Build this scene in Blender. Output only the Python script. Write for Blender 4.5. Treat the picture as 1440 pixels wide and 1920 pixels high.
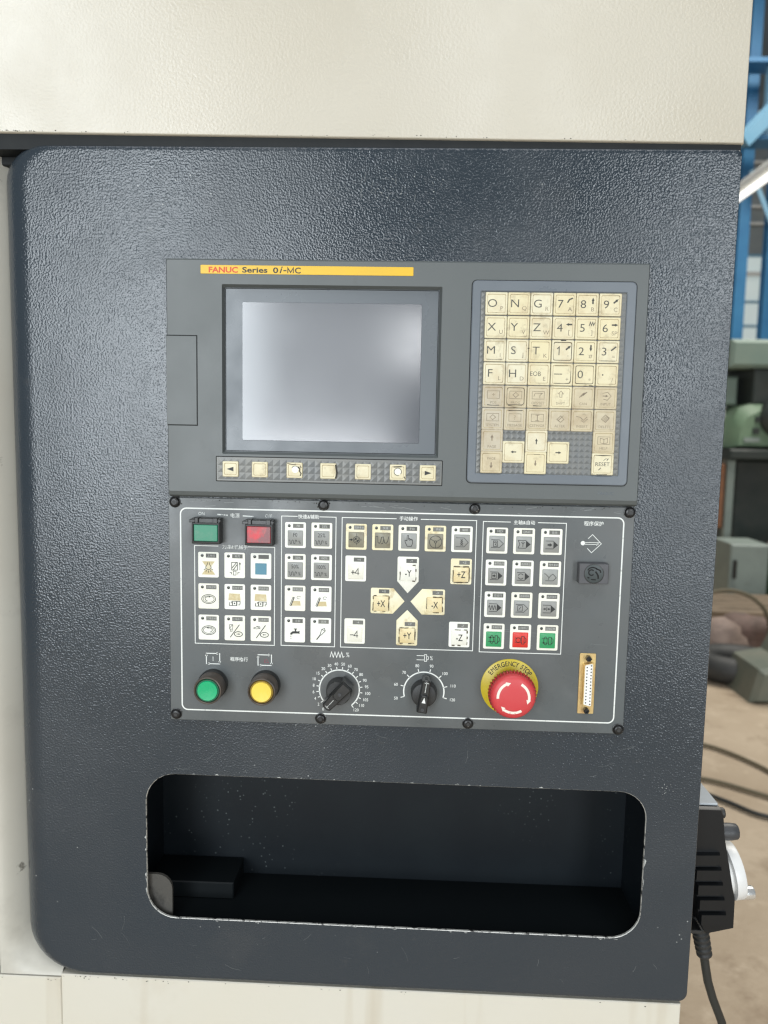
import bpy, bmesh, math, random
from mathutils import Vector, Matrix
random.seed(7)
PI = math.pi
R = math.radians
for o in list(bpy.data.objects):
    bpy.data.objects.remove(o)
sc = bpy.context.scene
COL = sc.collection

# ------------------------------------------------------------------ camera
cam_d = bpy.data.cameras.new('camera')
cam_d.sensor_fit = 'VERTICAL'
cam_d.sensor_height = 36.0
cam_d.sensor_width = 27.0
cam_d.lens = 26.688
cam_d.clip_start = 0.02
cam_d.clip_end = 200
cam = bpy.data.objects.new('camera', cam_d)
COL.objects.link(cam)
cam.location = (0.00908, -0.65541, 0.05939)
cam.rotation_euler = (1.46549066, -0.01893771, 0.03728878)
cam_d.dof.use_dof = True
cam_d.dof.focus_distance = 0.66
cam_d.dof.aperture_fstop = 6.5
sc.camera = cam

# ------------------------------------------------------------------ light of the hall
world = bpy.data.worlds.new('World')
sc.world = world
world.use_nodes = True
bg = world.node_tree.nodes['Background']
bg.inputs['Color'].default_value = (0.78, 0.9, 1.0, 1)
bg.inputs['Strength'].default_value = 0.12


def lamp(name, loc, target, sx, sy, radiance, color):
    d = bpy.data.lights.new(name, 'AREA')
    d.shape = 'RECTANGLE'
    d.size = sx
    d.size_y = sy
    d.energy = radiance * PI * sx * sy
    d.color = color
    o = bpy.data.objects.new(name, d)
    COL.objects.link(o)
    o.location = loc
    o.rotation_euler = (Vector(target) - Vector(loc)).to_track_quat('-Z', 'Z').to_euler()
    return o


# daylight through the hall's doors and windows behind the photographer, overhead lamps added for diffuse fill
lamp('door_daylight', (-1.98, -5.0, 0.75), (-1.98, 0, 0.75), 1.7, 3.2, 11.4, (0.88, 0.95, 1.0))
lamp('door_daylight', (2.35, -5.0, 0.55), (2.35, 0, 0.55), 1.3, 3.3, 9.2, (0.90, 0.96, 1.0))
lamp('window_daylight', (-0.60, -5.0, 0.58), (-0.60, 0, 0.58), 1.0, 1.0, 3.0, (0.92, 0.96, 1.0))
lamp('window_daylight', (-0.70, -5.0, -0.28), (-0.70, 0, -0.28), 1.1, 0.6, 14.0, (0.92, 0.96, 1.0))
lamp('window_daylight', (0.02, -5.0, 0.72), (0.02, 0, 0.72), 0.26, 0.32, 20.0, (0.96, 0.98, 1.0))
lamp('overhead_fill', (0.0, -2.6, 4.6), (0.0, -1.0, 0.0), 5.0, 2.2, 4.0, (0.96, 0.97, 1.0))
lamp('overhead_fill', (3.4, 4.5, 5.6), (3.2, 4.5, 0.0), 4.0, 5.0, 9.0, (1.0, 0.96, 0.88))  # added lamp that brightens the hall background

sc.view_settings.view_transform = 'Standard'
sc.view_settings.look = 'None'
sc.view_settings.exposure = -0.1
sc.view_settings.gamma = 1
sc.render.engine = 'CYCLES'
sc.cycles.use_denoising = True
sc.cycles.use_adaptive_sampling = False
sc.cycles.filter_width = 1.3
sc.cycles.max_bounces = 6
sc.cycles.sample_clamp_indirect = 4


# ------------------------------------------------------------------ materials
def mat(name, base, rough=0.5, metal=0.0, spec=0.5, var=None, dirt=None, bump=None, bump2=None,
        emis=None, rvar=0.0, rscale=26.0, coat=0.0, rand=None, specks=None, streak=None):
    """var=(scale, colour, amount) noise blend; dirt=(scale, colour, lo, hi) patches; bump=(scale, distance, detail)"""
    m = bpy.data.materials.new(name)
    m.use_nodes = True
    nt = m.node_tree
    N = nt.nodes
    L = nt.links
    b = N['Principled BSDF']
    b.inputs['Roughness'].default_value = rough
    b.inputs['Metallic'].default_value = metal
    b.inputs['Specular IOR Level'].default_value = spec
    b.inputs['Coat Weight'].default_value = coat
    b.inputs['Coat Roughness'].default_value = 0.15
    geo = N.new('ShaderNodeNewGeometry')
    pos = geo.outputs['Position']

    def noise(scale, detail=3.0, rgh=0.55, vec=None):
        n = N.new('ShaderNodeTexNoise')
        n.inputs['Scale'].default_value = scale
        n.inputs['Detail'].default_value = detail
        n.inputs['Roughness'].default_value = rgh
        L.new(vec or pos, n.inputs['Vector'])
        return n.outputs['Fac']

    def mix(fac, a, c):
        x = N.new('ShaderNodeMix')
        x.data_type = 'RGBA'
        if isinstance(fac, float):
            x.inputs[0].default_value = fac
        else:
            L.new(fac, x.inputs[0])
        for sock, val in ((6, a), (7, c)):
            if isinstance(val, tuple):
                x.inputs[sock].default_value = (*val, 1)
            else:
                L.new(val, x.inputs[sock])
        return x.outputs[2]

    def remap(v, lo, hi, a=0.0, c=1.0):
        r = N.new('ShaderNodeMapRange')
        r.inputs['From Min'].default_value = lo
        r.inputs['From Max'].default_value = hi
        r.inputs['To Min'].default_value = a
        r.inputs['To Max'].default_value = c
        L.new(v, r.inputs['Value'])
        return r.outputs['Result']

    colr = base
    if rand:
        oi = N.new('ShaderNodeObjectInfo')
        colr = mix(remap(oi.outputs['Random'], 0, 1, 0, rand[1]), colr, rand[0])
    if var:
        colr = mix(remap(noise(var[0], 4.0), 0.35, 0.68, 0, var[2]), colr, var[1])
    for dd in ([dirt] if isinstance(dirt, tuple) else (dirt or [])):
        f = remap(noise(dd[0], 5.0, 0.65), dd[2], dd[3], 0, dd[4] if len(dd) > 4 else 1.0)
        colr = mix(f, colr, dd[1])
    if streak:
        mp = N.new('ShaderNodeMapping')
        mp.inputs['Scale'].default_value = (1.0, 1.0, 0.06)
        L.new(pos, mp.inputs['Vector'])
        f = remap(noise(streak[0], 3.0, 0.6, mp.outputs[0]), streak[2], streak[3], 0, streak[4])
        colr = mix(f, colr, streak[1])
    if specks:
        v = N.new('ShaderNodeTexVoronoi')
        v.inputs['Scale'].default_value = specks[0]
        L.new(pos, v.inputs['Vector'])
        f = remap(v.outputs['Distance'], specks[2], specks[2] * 0.6, 0, 1)
        g = remap(noise(specks[3], 3.0), 0.5, 0.62, 0, specks[4])
        mu = N.new('ShaderNodeMath')
        mu.operation = 'MULTIPLY'
        L.new(f, mu.inputs[0])
        L.new(g, mu.inputs[1])
        colr = mix(mu.outputs[0], colr, specks[1])
    if isinstance(colr, tuple):
        b.inputs['Base Color'].default_value = (*colr, 1)
    else:
        L.new(colr, b.inputs['Base Color'])
    if rvar:
        L.new(remap(noise(rscale, 4.0), 0.38 if rscale < 20 else 0.3, 0.62 if rscale < 20 else 0.7, max(0.02, rough - rvar), rough + rvar), b.inputs['Roughness'])
    last = None
    for bp in (bump, bump2):
        if bp:
            n = N.new('ShaderNodeBump')
            n.inputs['Strength'].default_value = 1.0
            n.inputs['Distance'].default_value = bp[1]
            vec = None
            if len(bp) > 3:
                mp = N.new('ShaderNodeMapping')
                mp.inputs['Scale'].default_value = bp[3]
                L.new(pos, mp.inputs['Vector'])
                vec = mp.outputs[0]
            L.new(noise(bp[0], bp[2], 0.5, vec), n.inputs['Height'])
            if last:
                L.new(last, n.inputs['Normal'])
            last = n.outputs[0]
    if last:
        L.new(last, b.inputs['Normal'])
    if emis:
        b.inputs['Emission Color'].default_value = (*emis[0], 1)
        b.inputs['Emission Strength'].default_value = emis[1]
    return m


M = {}
M['cream'] = mat('cream_powder_coat', (0.575, 0.54, 0.455), 0.30, var=(2.2, (0.53, 0.485, 0.385), 0.8),
                 dirt=(9, (0.6, 0.54, 0.42), 0.66, 0.85, 0.5), bump=(430, 0.00022, 1.5), rvar=0.08, rscale=7.0)
M['cream_flat'] = mat('cream_sheet_paint', (0.64, 0.61, 0.525), 0.42, streak=(24, (0.44, 0.36, 0.24), 0.60, 0.74, 0.45), var=(5.0, (0.63, 0.59, 0.48), 0.6),
                      dirt=[(30, (0.35, 0.29, 0.2), 0.70, 0.80, 0.6), (7, (0.55, 0.50, 0.40), 0.6, 0.8, 0.6)], bump=(300, 0.00008, 2.0))
M['jamb'] = mat('greyed_cream_jamb', (0.56, 0.54, 0.47), 0.45, var=(6.0, (0.48, 0.45, 0.38), 0.7), dirt=[(40, (0.10, 0.09, 0.07), 0.66, 0.74, 0.8), (9, (0.36, 0.34, 0.29), 0.55, 0.75, 0.7)])
M['navy'] = mat('dark_blue_wrinkle_paint', (0.029, 0.039, 0.049), 0.19, spec=0.55, rscale=6.0,
                var=(6.0, (0.034, 0.042, 0.050), 0.8), dirt=[(5.0, (0.062, 0.066, 0.068), 0.56, 0.72, 0.45), (38, (0.07, 0.072, 0.07), 0.64, 0.76, 0.35)], bump=(600, 0.00035, 1.2),
                specks=(95, (0.55, 0.57, 0.55), 0.075, 5.0, 0.5), rvar=0.09)
M['recess'] = mat('shaded_recess_paint', (0.004, 0.007, 0.010), 0.5, spec=0.25, var=(20, (0.006, 0.010, 0.013), 0.8),
                  specks=(170, (0.085, 0.10, 0.10), 0.16, 9.0, 0.9), dirt=(60, (0.012, 0.016, 0.018), 0.62, 0.8, 0.5))  # shade inside the recess put into the base colour; specks are paint flecks
M['recess_floor'] = mat('shaded_recess_floor_paint', (0.003, 0.005, 0.006), 0.55, spec=0.2, var=(20, (0.004, 0.006, 0.007), 0.8))  # near-black base carries the shade at the bottom of the recess
M['bare'] = mat('bare_steel_edge', (0.62, 0.62, 0.58), 0.4, metal=0.4, dirt=(180, (0.05, 0.05, 0.05), 0.52, 0.62))
M['gap_shade'] = mat('gap_shade_black', (0.008, 0.010, 0.011), 0.6, spec=0.3, var=(40, (0.014, 0.016, 0.016), 0.8))  # black that stands in for the shade inside the gap
M['unit'] = mat('grey_moulded_plastic', (0.102, 0.113, 0.111), 0.42, var=(9, (0.092, 0.103, 0.101), 0.8),
                dirt=[(34, (0.07, 0.075, 0.07), 0.66, 0.80, 0.5)], bump=(1700, 0.00003, 1), rvar=0.03)
M['unit_smooth'] = mat('grey_glossy_plastic', (0.105, 0.121, 0.133), 0.3, var=(14, (0.11, 0.125, 0.14), 0.8), rvar=0.1)
M['frame'] = mat('blue_grey_keypad_plastic', (0.145, 0.165, 0.185), 0.36, var=(11, (0.125, 0.145, 0.165), 0.8), rvar=0.1)
M['groove'] = mat('groove_black', (0.012, 0.013, 0.013), 0.8)  # flat black that draws grooves and outlines around the plates
M['lcd'] = mat('matte_screen_film', (0.075, 0.082, 0.094), 0.15, spec=1.0,
               bump=(60, 0.000006, 3, (1.0, 1.0, 16.0)), rvar=0.02)
M['badge'] = mat('yellow_badge', (0.76, 0.46, 0.008), 0.4, var=(40, (0.68, 0.43, 0.02), 0.7), dirt=(130, (0.35, 0.24, 0.05), 0.68, 0.74, 0.8))
M['red_ink'] = mat('red_ink', (0.62, 0.07, 0.02), 0.5)
M['black_ink'] = mat('black_ink', (0.018, 0.02, 0.018), 0.5)
M['white_ink'] = mat('white_ink', (0.78, 0.80, 0.76), 0.5, dirt=(300, (0.3, 0.32, 0.3), 0.60, 0.72, 0.7))
M['white_worn'] = mat('worn_white_ink', (0.62, 0.64, 0.61), 0.5, dirt=(420, (0.11, 0.12, 0.12), 0.54, 0.64, 0.9))
M['tag_ink'] = mat('caption_ink', (0.48, 0.49, 0.46), 0.5)
M['key'] = mat('aged_cream_key', (0.70, 0.62, 0.38), 0.42, rand=((0.70, 0.66, 0.50), 0.9),
               dirt=[(55, (0.56, 0.44, 0.25), 0.48, 0.76, 0.75), (130, (0.34, 0.28, 0.17), 0.55, 0.74, 0.7)], bump=(500, 0.00006, 2))
M['key_dirty'] = mat('grimy_cream_key', (0.58, 0.50, 0.33), 0.5, rand=((0.50, 0.45, 0.35), 0.9),
                     dirt=[(60, (0.40, 0.31, 0.19), 0.46, 0.72, 0.8), (150, (0.32, 0.28, 0.22), 0.60, 0.78, 0.5)], bump=(500, 0.00006, 2))
M['key_groove'] = mat('key_groove_grime', (0.46, 0.38, 0.22), 0.6, dirt=(120, (0.24, 0.18, 0.10), 0.5, 0.66, 0.9))
M['key_ink'] = mat('key_ink', (0.055, 0.055, 0.045), 0.5, dirt=(260, (0.3, 0.27, 0.18), 0.6, 0.7, 0.6))
M['key_faint'] = mat('faded_key_ink', (0.21, 0.165, 0.11), 0.5, dirt=(240, (0.38, 0.32, 0.21), 0.47, 0.62, 0.8))
M['grime'] = mat('black_grime', (0.03, 0.027, 0.02), 0.7)
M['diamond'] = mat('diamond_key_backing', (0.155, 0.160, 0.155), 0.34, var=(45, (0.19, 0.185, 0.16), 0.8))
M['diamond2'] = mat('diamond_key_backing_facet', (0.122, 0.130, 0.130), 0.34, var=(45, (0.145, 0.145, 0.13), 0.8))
M['panel'] = mat('grey_membrane', (0.090, 0.102, 0.104), 0.36, var=(7, (0.108, 0.112, 0.11), 0.9),
                 dirt=[(26, (0.14, 0.15, 0.145), 0.60, 0.82, 0.6), (70, (0.07, 0.08, 0.078), 0.64, 0.78, 0.5)], bump=(1400, 0.00002, 1), rvar=0.1, rscale=16.0)
M['pad'] = mat('white_membrane_pad', (0.82, 0.83, 0.76), 0.42, rand=((0.80, 0.77, 0.62), 0.6), dirt=(90, (0.62, 0.52, 0.30), 0.6, 0.8, 0.45))
M['pad_old'] = mat('yellowed_membrane_pad', (0.78, 0.70, 0.44), 0.42, var=(50, (0.80, 0.76, 0.58), 0.9), dirt=(110, (0.45, 0.32, 0.12), 0.52, 0.72, 0.8))
M['cap_white'] = mat('white_key_cap', (0.82, 0.82, 0.74), 0.4, rand=((0.79, 0.75, 0.60), 0.6), dirt=(100, (0.6, 0.5, 0.3), 0.6, 0.8, 0.5))
M['cap_old'] = mat('yellowed_key_cap', (0.74, 0.60, 0.32), 0.4, var=(80, (0.78, 0.70, 0.46), 0.9), dirt=(140, (0.45, 0.3, 0.12), 0.6, 0.75, 0.7))
M['cap_grey'] = mat('grey_key_cap', (0.315, 0.325, 0.31), 0.4, rand=((0.27, 0.27, 0.25), 0.8), dirt=(120, (0.24, 0.23, 0.2), 0.55, 0.75, 0.6))
M['cap_dirty'] = mat('stained_grey_key_cap', (0.25, 0.235, 0.175), 0.4, dirt=(140, (0.17, 0.14, 0.09), 0.5, 0.7, 0.8))
M['cap_green'] = mat('green_key_cap', (0.035, 0.33, 0.12), 0.4, var=(80, (0.05, 0.28, 0.12), 0.7))
M['cap_red'] = mat('red_key_cap', (0.70, 0.03, 0.022), 0.4, var=(80, (0.6, 0.05, 0.03), 0.7))
M['cap_blue'] = mat('blue_key_cap', (0.06, 0.21, 0.32), 0.4, var=(90, (0.08, 0.24, 0.30), 0.8))
M['tan'] = mat('tan_worn_print', (0.56, 0.46, 0.25), 0.5, dirt=(150, (0.70, 0.64, 0.44), 0.45, 0.65, 0.9))
M['tag'] = mat('dark_caption_tag', (0.085, 0.088, 0.078), 0.5, rand=((0.17, 0.17, 0.15), 1.0))
M['led'] = mat('dark_indicator', (0.045, 0.052, 0.045), 0.25)
M['black'] = mat('black_plastic', (0.016, 0.017, 0.017), 0.33, var=(60, (0.03, 0.03, 0.028), 0.7), rvar=0.1)
M['pendant_black'] = mat('pendant_black_plastic', (0.007, 0.008, 0.009), 0.38, spec=0.35)
M['black_matte'] = mat('black_matte_plastic', (0.022, 0.023, 0.023), 0.5, bump=(900, 0.00005, 1), var=(70, (0.04, 0.04, 0.038), 0.6))
M['charcoal'] = mat('charcoal_plastic', (0.050, 0.052, 0.055), 0.45, bump=(900, 0.00005, 1))
M['switch_block'] = mat('dark_grey_switch_plastic', (0.082, 0.083, 0.09), 0.42, var=(60, (0.065, 0.066, 0.07), 0.8), rvar=0.08)
M['bezel_old'] = mat('worn_brown_bezel', (0.075, 0.062, 0.050), 0.38, metal=0.15, var=(90, (0.13, 0.10, 0.08), 0.8), dirt=(60, (0.02, 0.02, 0.02), 0.55, 0.75, 0.8))
M['lens_green'] = mat('green_lens', (0.002, 0.42, 0.17), 0.25, coat=0.4, var=(70, (0.004, 0.33, 0.14), 0.6))
M['lens_green_dark'] = mat('green_lens_rim', (0.004, 0.09, 0.045), 0.3)
M['lens_yellow'] = mat('yellow_lens', (0.86, 0.66, 0.10), 0.25, coat=0.4, var=(70, (0.84, 0.60, 0.08), 0.6))
M['lens_yellow_dark'] = mat('yellow_lens_rim', (0.24, 0.15, 0.012), 0.3)
M['power_green'] = mat('worn_green_lens', (0.008, 0.21, 0.11), 0.35, dirt=[(75, (0.07, 0.22, 0.14), 0.54, 0.72, 0.9), (120, (0.06, 0.12, 0.09), 0.6, 0.7, 0.6)])
M['power_red'] = mat('worn_red_lens', (0.60, 0.022, 0.035), 0.35, dirt=[(48, (0.20, 0.075, 0.08), 0.42, 0.56, 0.95), (90, (0.5, 0.10, 0.10), 0.6, 0.7, 0.6)])
M['yellow_ring'] = mat('yellow_legend_plate', (0.56, 0.43, 0.012), 0.35, var=(35, (0.50, 0.39, 0.02), 0.8), dirt=(90, (0.32, 0.22, 0.03), 0.64, 0.8, 0.6))
M['mush'] = mat('faded_red_plastic', (0.58, 0.045, 0.052), 0.40, var=(30, (0.58, 0.065, 0.068), 0.9), dirt=(120, (0.5, 0.09, 0.08), 0.6, 0.75, 0.6), rvar=0.06)
M['mush_dark'] = mat('red_plastic_knurl', (0.42, 0.02, 0.03), 0.35)
M['gold'] = mat('gold_plated_shell', (0.66, 0.50, 0.22), 0.36, metal=0.55, var=(160, (0.55, 0.36, 0.16), 0.9), dirt=(220, (0.22, 0.13, 0.05), 0.6, 0.72, 0.8))
M['port_white'] = mat('white_port_insert', (0.80, 0.80, 0.76), 0.4)
M['hole'] = mat('socket_hole_black', (0.006, 0.006, 0.006), 0.8)
M['screw'] = mat('black_oxide_screw', (0.03, 0.03, 0.03), 0.32, metal=0.6, dirt=(400, (0.35, 0.33, 0.3), 0.62, 0.7, 0.8))
M['steel'] = mat('worn_steel', (0.42, 0.41, 0.38), 0.35, metal=0.8, dirt=(300, (0.06, 0.05, 0.04), 0.5, 0.65, 0.8))
M['chrome'] = mat('satin_aluminium', (0.80, 0.80, 0.78), 0.25, metal=0.75, var=(60, (0.72, 0.72, 0.7), 0.6))
M['silver_paint'] = mat('silver_wheel_paint', (0.74, 0.74, 0.72), 0.35, var=(60, (0.66, 0.66, 0.64), 0.6))
M['pendant_sheen'] = mat('pendant_sheen_grey', (0.42, 0.45, 0.47), 0.3)  # pale grey paints the reflection on the pendant's glossy top
M['cable'] = mat('black_cable', (0.022, 0.024, 0.022), 0.5)
M['floor'] = mat('dusty_concrete', (0.50, 0.405, 0.295), 0.8, var=(1.6, (0.38, 0.295, 0.205), 0.9),
                 dirt=[(4.5, (0.24, 0.17, 0.11), 0.56, 0.72, 0.8), (11, (0.56, 0.46, 0.34), 0.55, 0.7, 0.7)], bump=(40, 0.004, 4))
M['blue_steel'] = mat('blue_steel_paint', (0.035, 0.17, 0.36), 0.45, var=(4, (0.05, 0.22, 0.42), 0.8), dirt=(14, (0.03, 0.09, 0.16), 0.6, 0.75, 0.7))
M['pale_steel'] = mat('pale_blue_steel_paint', (0.20, 0.42, 0.60), 0.45, var=(4, (0.25, 0.46, 0.62), 0.8))
M['cladding'] = mat('grey_wall_cladding', (0.30, 0.33, 0.34), 0.6, var=(3, (0.22, 0.26, 0.28), 0.9), dirt=(2.2, (0.16, 0.22, 0.20), 0.55, 0.7, 0.7))
M['pane'] = mat('daylit_window_pane', (0.55, 0.60, 0.60), 0.4, emis=((0.80, 0.92, 0.90), 0.42), var=(1.5, (0.45, 0.52, 0.50), 0.8))
M['lamp_white'] = mat('white_lamp_enamel', (0.85, 0.86, 0.84), 0.4)
M['tube'] = mat('lit_tube', (0.9, 0.9, 0.9), 0.4, emis=((1.0, 0.98, 0.92), 1.6))
M['mill'] = mat('green_machine_paint', (0.16, 0.25, 0.16), 0.45, var=(5, (0.20, 0.29, 0.19), 0.8), dirt=(9, (0.09, 0.13, 0.09), 0.58, 0.75, 0.7))
M['mill_grey'] = mat('green_grey_machine_paint', (0.20, 0.27, 0.23), 0.45, var=(5, (0.24, 0.30, 0.25), 0.8))
M['mill_dark'] = mat('oily_dark_iron', (0.03, 0.04, 0.037), 0.45, var=(8, (0.05, 0.055, 0.05), 0.8))
M['green_deep'] = mat('deep_green_paint', (0.05, 0.13, 0.05), 0.5, var=(6, (0.07, 0.16, 0.07), 0.8))
M['cab'] = mat('pale_grey_green_paint', (0.27, 0.32, 0.29), 0.5, var=(6, (0.22, 0.26, 0.24), 0.8), dirt=(12, (0.14, 0.14, 0.11), 0.6, 0.75, 0.6))
M['wood'] = mat('weathered_timber', (0.26, 0.20, 0.14), 0.75, var=(9, (0.17, 0.13, 0.09), 0.9), bump=(60, 0.004, 3, (1, 8, 1)))
M['sack'] = mat('dusty_pink_rubble', (0.34, 0.26, 0.22), 0.85, var=(10, (0.24, 0.18, 0.15), 0.9), bump=(30, 0.008, 4))
M['sack2'] = mat('dark_red_rubble', (0.20, 0.135, 0.115), 0.85, var=(10, (0.13, 0.10, 0.085), 0.9), bump=(30, 0.008, 4))
M['rust'] = mat('rusty_orange_paint', (0.30, 0.13, 0.06), 0.6, var=(20, (0.20, 0.10, 0.06), 0.8))
M['rubber'] = mat('old_rubber', (0.028, 0.030, 0.030), 0.6, var=(15, (0.05, 0.05, 0.048), 0.8))
M['iron'] = mat('greenish_cast_iron', (0.13, 0.15, 0.12), 0.55, var=(8, (0.19, 0.19, 0.15), 0.8))
M['olive_cable'] = mat('dusty_olive_cable', (0.12, 0.10, 0.06), 0.6)

# ------------------------------------------------------------------ builders (millimetres: x right, z up, d towards the viewer)
WP = {}


def link(o, parent=None, loc=(0, 0, 0)):
    """loc = world position in metres"""
    COL.objects.link(o)
    if parent is not None:
        o.parent = parent
        pl = WP[parent.name]
        o.location = (loc[0] - pl[0], loc[1] - pl[1], loc[2] - pl[2])
    else:
        o.location = loc
    WP[o.name] = tuple(loc)
    return o


def tag(o, label=None, cat=None, group=None, kind=None):
    for k, v in (('label', label), ('category', cat), ('group', group), ('kind', kind)):
        if v:
            o[k] = v
    return o


def thing(name, label, cat, loc, group=None):
    return tag(link(bpy.data.objects.new(name, None), None, loc), label, cat, group)


class MB:
    def __init__(s, u=0.001):
        s.v = []
        s.f = []
        s.u = u

    def add(s, verts, faces):
        k = len(s.v)
        s.v += verts
        s.f += [tuple(i + k for i in f) for f in faces]

    def loft(s, loops, cap0=True, cap1=True):
        """loops: [(list of (x,z), d)]"""
        n = len(loops[0][0])
        V = [(x, -d, z) for lp, d in loops for x, z in lp]
        F = []
        for a in range(len(loops) - 1):
            for i in range(n):
                j = (i + 1) % n
                F.append((a * n + i, a * n + j, (a + 1) * n + j, (a + 1) * n + i))
        if cap0:
            F.append(tuple(range(n - 1, -1, -1)))
        if cap1:
            F.append(tuple((len(loops) - 1) * n + i for i in range(n)))
        s.add(V, F)
        return s

    def plate(s, x0, x1, z0, z1, d0, d1, r=0.5, b=0.3, n=3):
        s.loft([(rr(x0, x1, z0, z1, r, n), d0), (rr(x0, x1, z0, z1, r, n), d1 - b),
                (rr(x0 + b, x1 - b, z0 + b, z1 - b, max(r - b, 0.05), n), d1)])
        return s

    def box(s, x0, x1, z0, z1, d0, d1, b=0.0):
        if b:
            lp = lambda k: [(x0 + k, z0 + k), (x1 - k, z0 + k), (x1 - k, z1 - k), (x0 + k, z1 - k)]
            return s.loft([(lp(b), d0), (lp(0), d0 + b), (lp(0), d1 - b), (lp(b), d1)])
        lp = [(x0, z0), (x1, z0), (x1, z1), (x0, z1)]
        return s.loft([(lp, d0), (lp, d1)])

    def lathe(s, prof, n=32, cx=0, cz=0, a0=0.0):
        """prof: [(r, d)] round the axis towards the viewer"""
        V = []
        F = []
        for r, d in prof:
            for i in range(n):
                a = a0 + 2 * PI * i / n
                V.append((cx + r * math.cos(a), -d, cz + r * math.sin(a)))
        m = len(prof)
        for k in range(m - 1):
            for i in range(n):
                j = (i + 1) % n
                F.append((k * n + i, k * n + j, (k + 1) * n + j, (k + 1) * n + i))
        F.append(tuple(range(n - 1, -1, -1)))
        F.append(tuple((m - 1) * n + i for i in range(n)))
        s.add(V, F)
        return s

    def tube(s, pts, r, n=10, radii=None):
        """pts in (x, y, z) of this builder's unit, y away from the viewer"""
        P = [Vector(p) for p in pts]
        V = []
        F = []
        up = Vector((0.13, 0.27, 0.95))
        for k, p in enumerate(P):
            t = (P[min(k + 1, len(P) - 1)] - P[max(k - 1, 0)]).normalized()
            a = t.cross(up)
            if a.length < 1e-4:
                a = t.cross(Vector((1, 0, 0)))
            a.normalize()
            b = t.cross(a)
            rad = radii[k] if radii else r
            for i in range(n):
                an = 2 * PI * i / n
                V.append(tuple(p + a * (rad * math.cos(an)) + b * (rad * math.sin(an))))
        for k in range(len(P) - 1):
            for i in range(n):
                j = (i + 1) % n
                F.append((k * n + i, k * n + j, (k + 1) * n + j, (k + 1) * n + i))
        F.append(tuple(range(n - 1, -1, -1)))
        F.append(tuple((len(P) - 1) * n + i for i in range(n)))
        s.add(V, F)
        return s

    def mesh(s, name, m, smooth=35, recalc=True):
        me = bpy.data.meshes.new(name)
        me.from_pydata([(x * s.u, y * s.u, z * s.u) for x, y, z in s.v], [], s.f)
        if recalc:
            bm = bmesh.new()
            bm.from_mesh(me)
            bmesh.ops.recalc_face_normals(bm, faces=bm.faces)
            bm.to_mesh(me)
            bm.free()
        if smooth:
            me.polygons.foreach_set('use_smooth', [True] * len(me.polygons))
            me.set_sharp_from_angle(angle=R(smooth))
        if m:
            me.materials.append(m)
        me.update()
        return me

    def build(s, name, m, parent=None, loc=(0, 0, 0), smooth=35):
        return link(bpy.data.objects.new(name, s.mesh(name, m, smooth)), parent, loc)


def P3(x, z, d):
    return (x * 0.001, -d * 0.001, z * 0.001)


def rr(x0, x1, z0, z1, r, n=4):
    """rounded rectangle seen from the front; r a number or (bl, br, tr, tl)"""
    q = r if isinstance(r, tuple) else (r, r, r, r)
    out = []
    for (cx, cz, a, rad) in ((x0 + q[0], z0 + q[0], PI, q[0]), (x1 - q[1], z0 + q[1], 1.5 * PI, q[1]),
                             (x1 - q[2], z1 - q[2], 0, q[2]), (x0 + q[3], z1 - q[3], 0.5 * PI, q[3])):
        for i in range(n + 1):
            t = a + 0.5 * PI * i / n
            out.append((cx + rad * math.cos(t), cz + rad * math.sin(t)))
    return out


_tc = bpy.data.curves.new('text_source', 'FONT')
_tc.resolution_u = 3
_to = bpy.data.objects.new('text_source', _tc)
_cache = {}


def glyphs(body, weight=0.0, shear=0.0, spacing=1.0):
    k = (body, weight, shear, spacing)
    if k not in _cache:
        _tc.body = body
        _tc.offset = weight
        _tc.shear = shear
        _tc.space_character = spacing
        me = _to.to_mesh()
        _cache[k] = ([(v.co.x, v.co.y) for v in me.vertices], [tuple(p.vertices) for p in me.polygons])
        _to.to_mesh_clear()
    return _cache[k]


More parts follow.
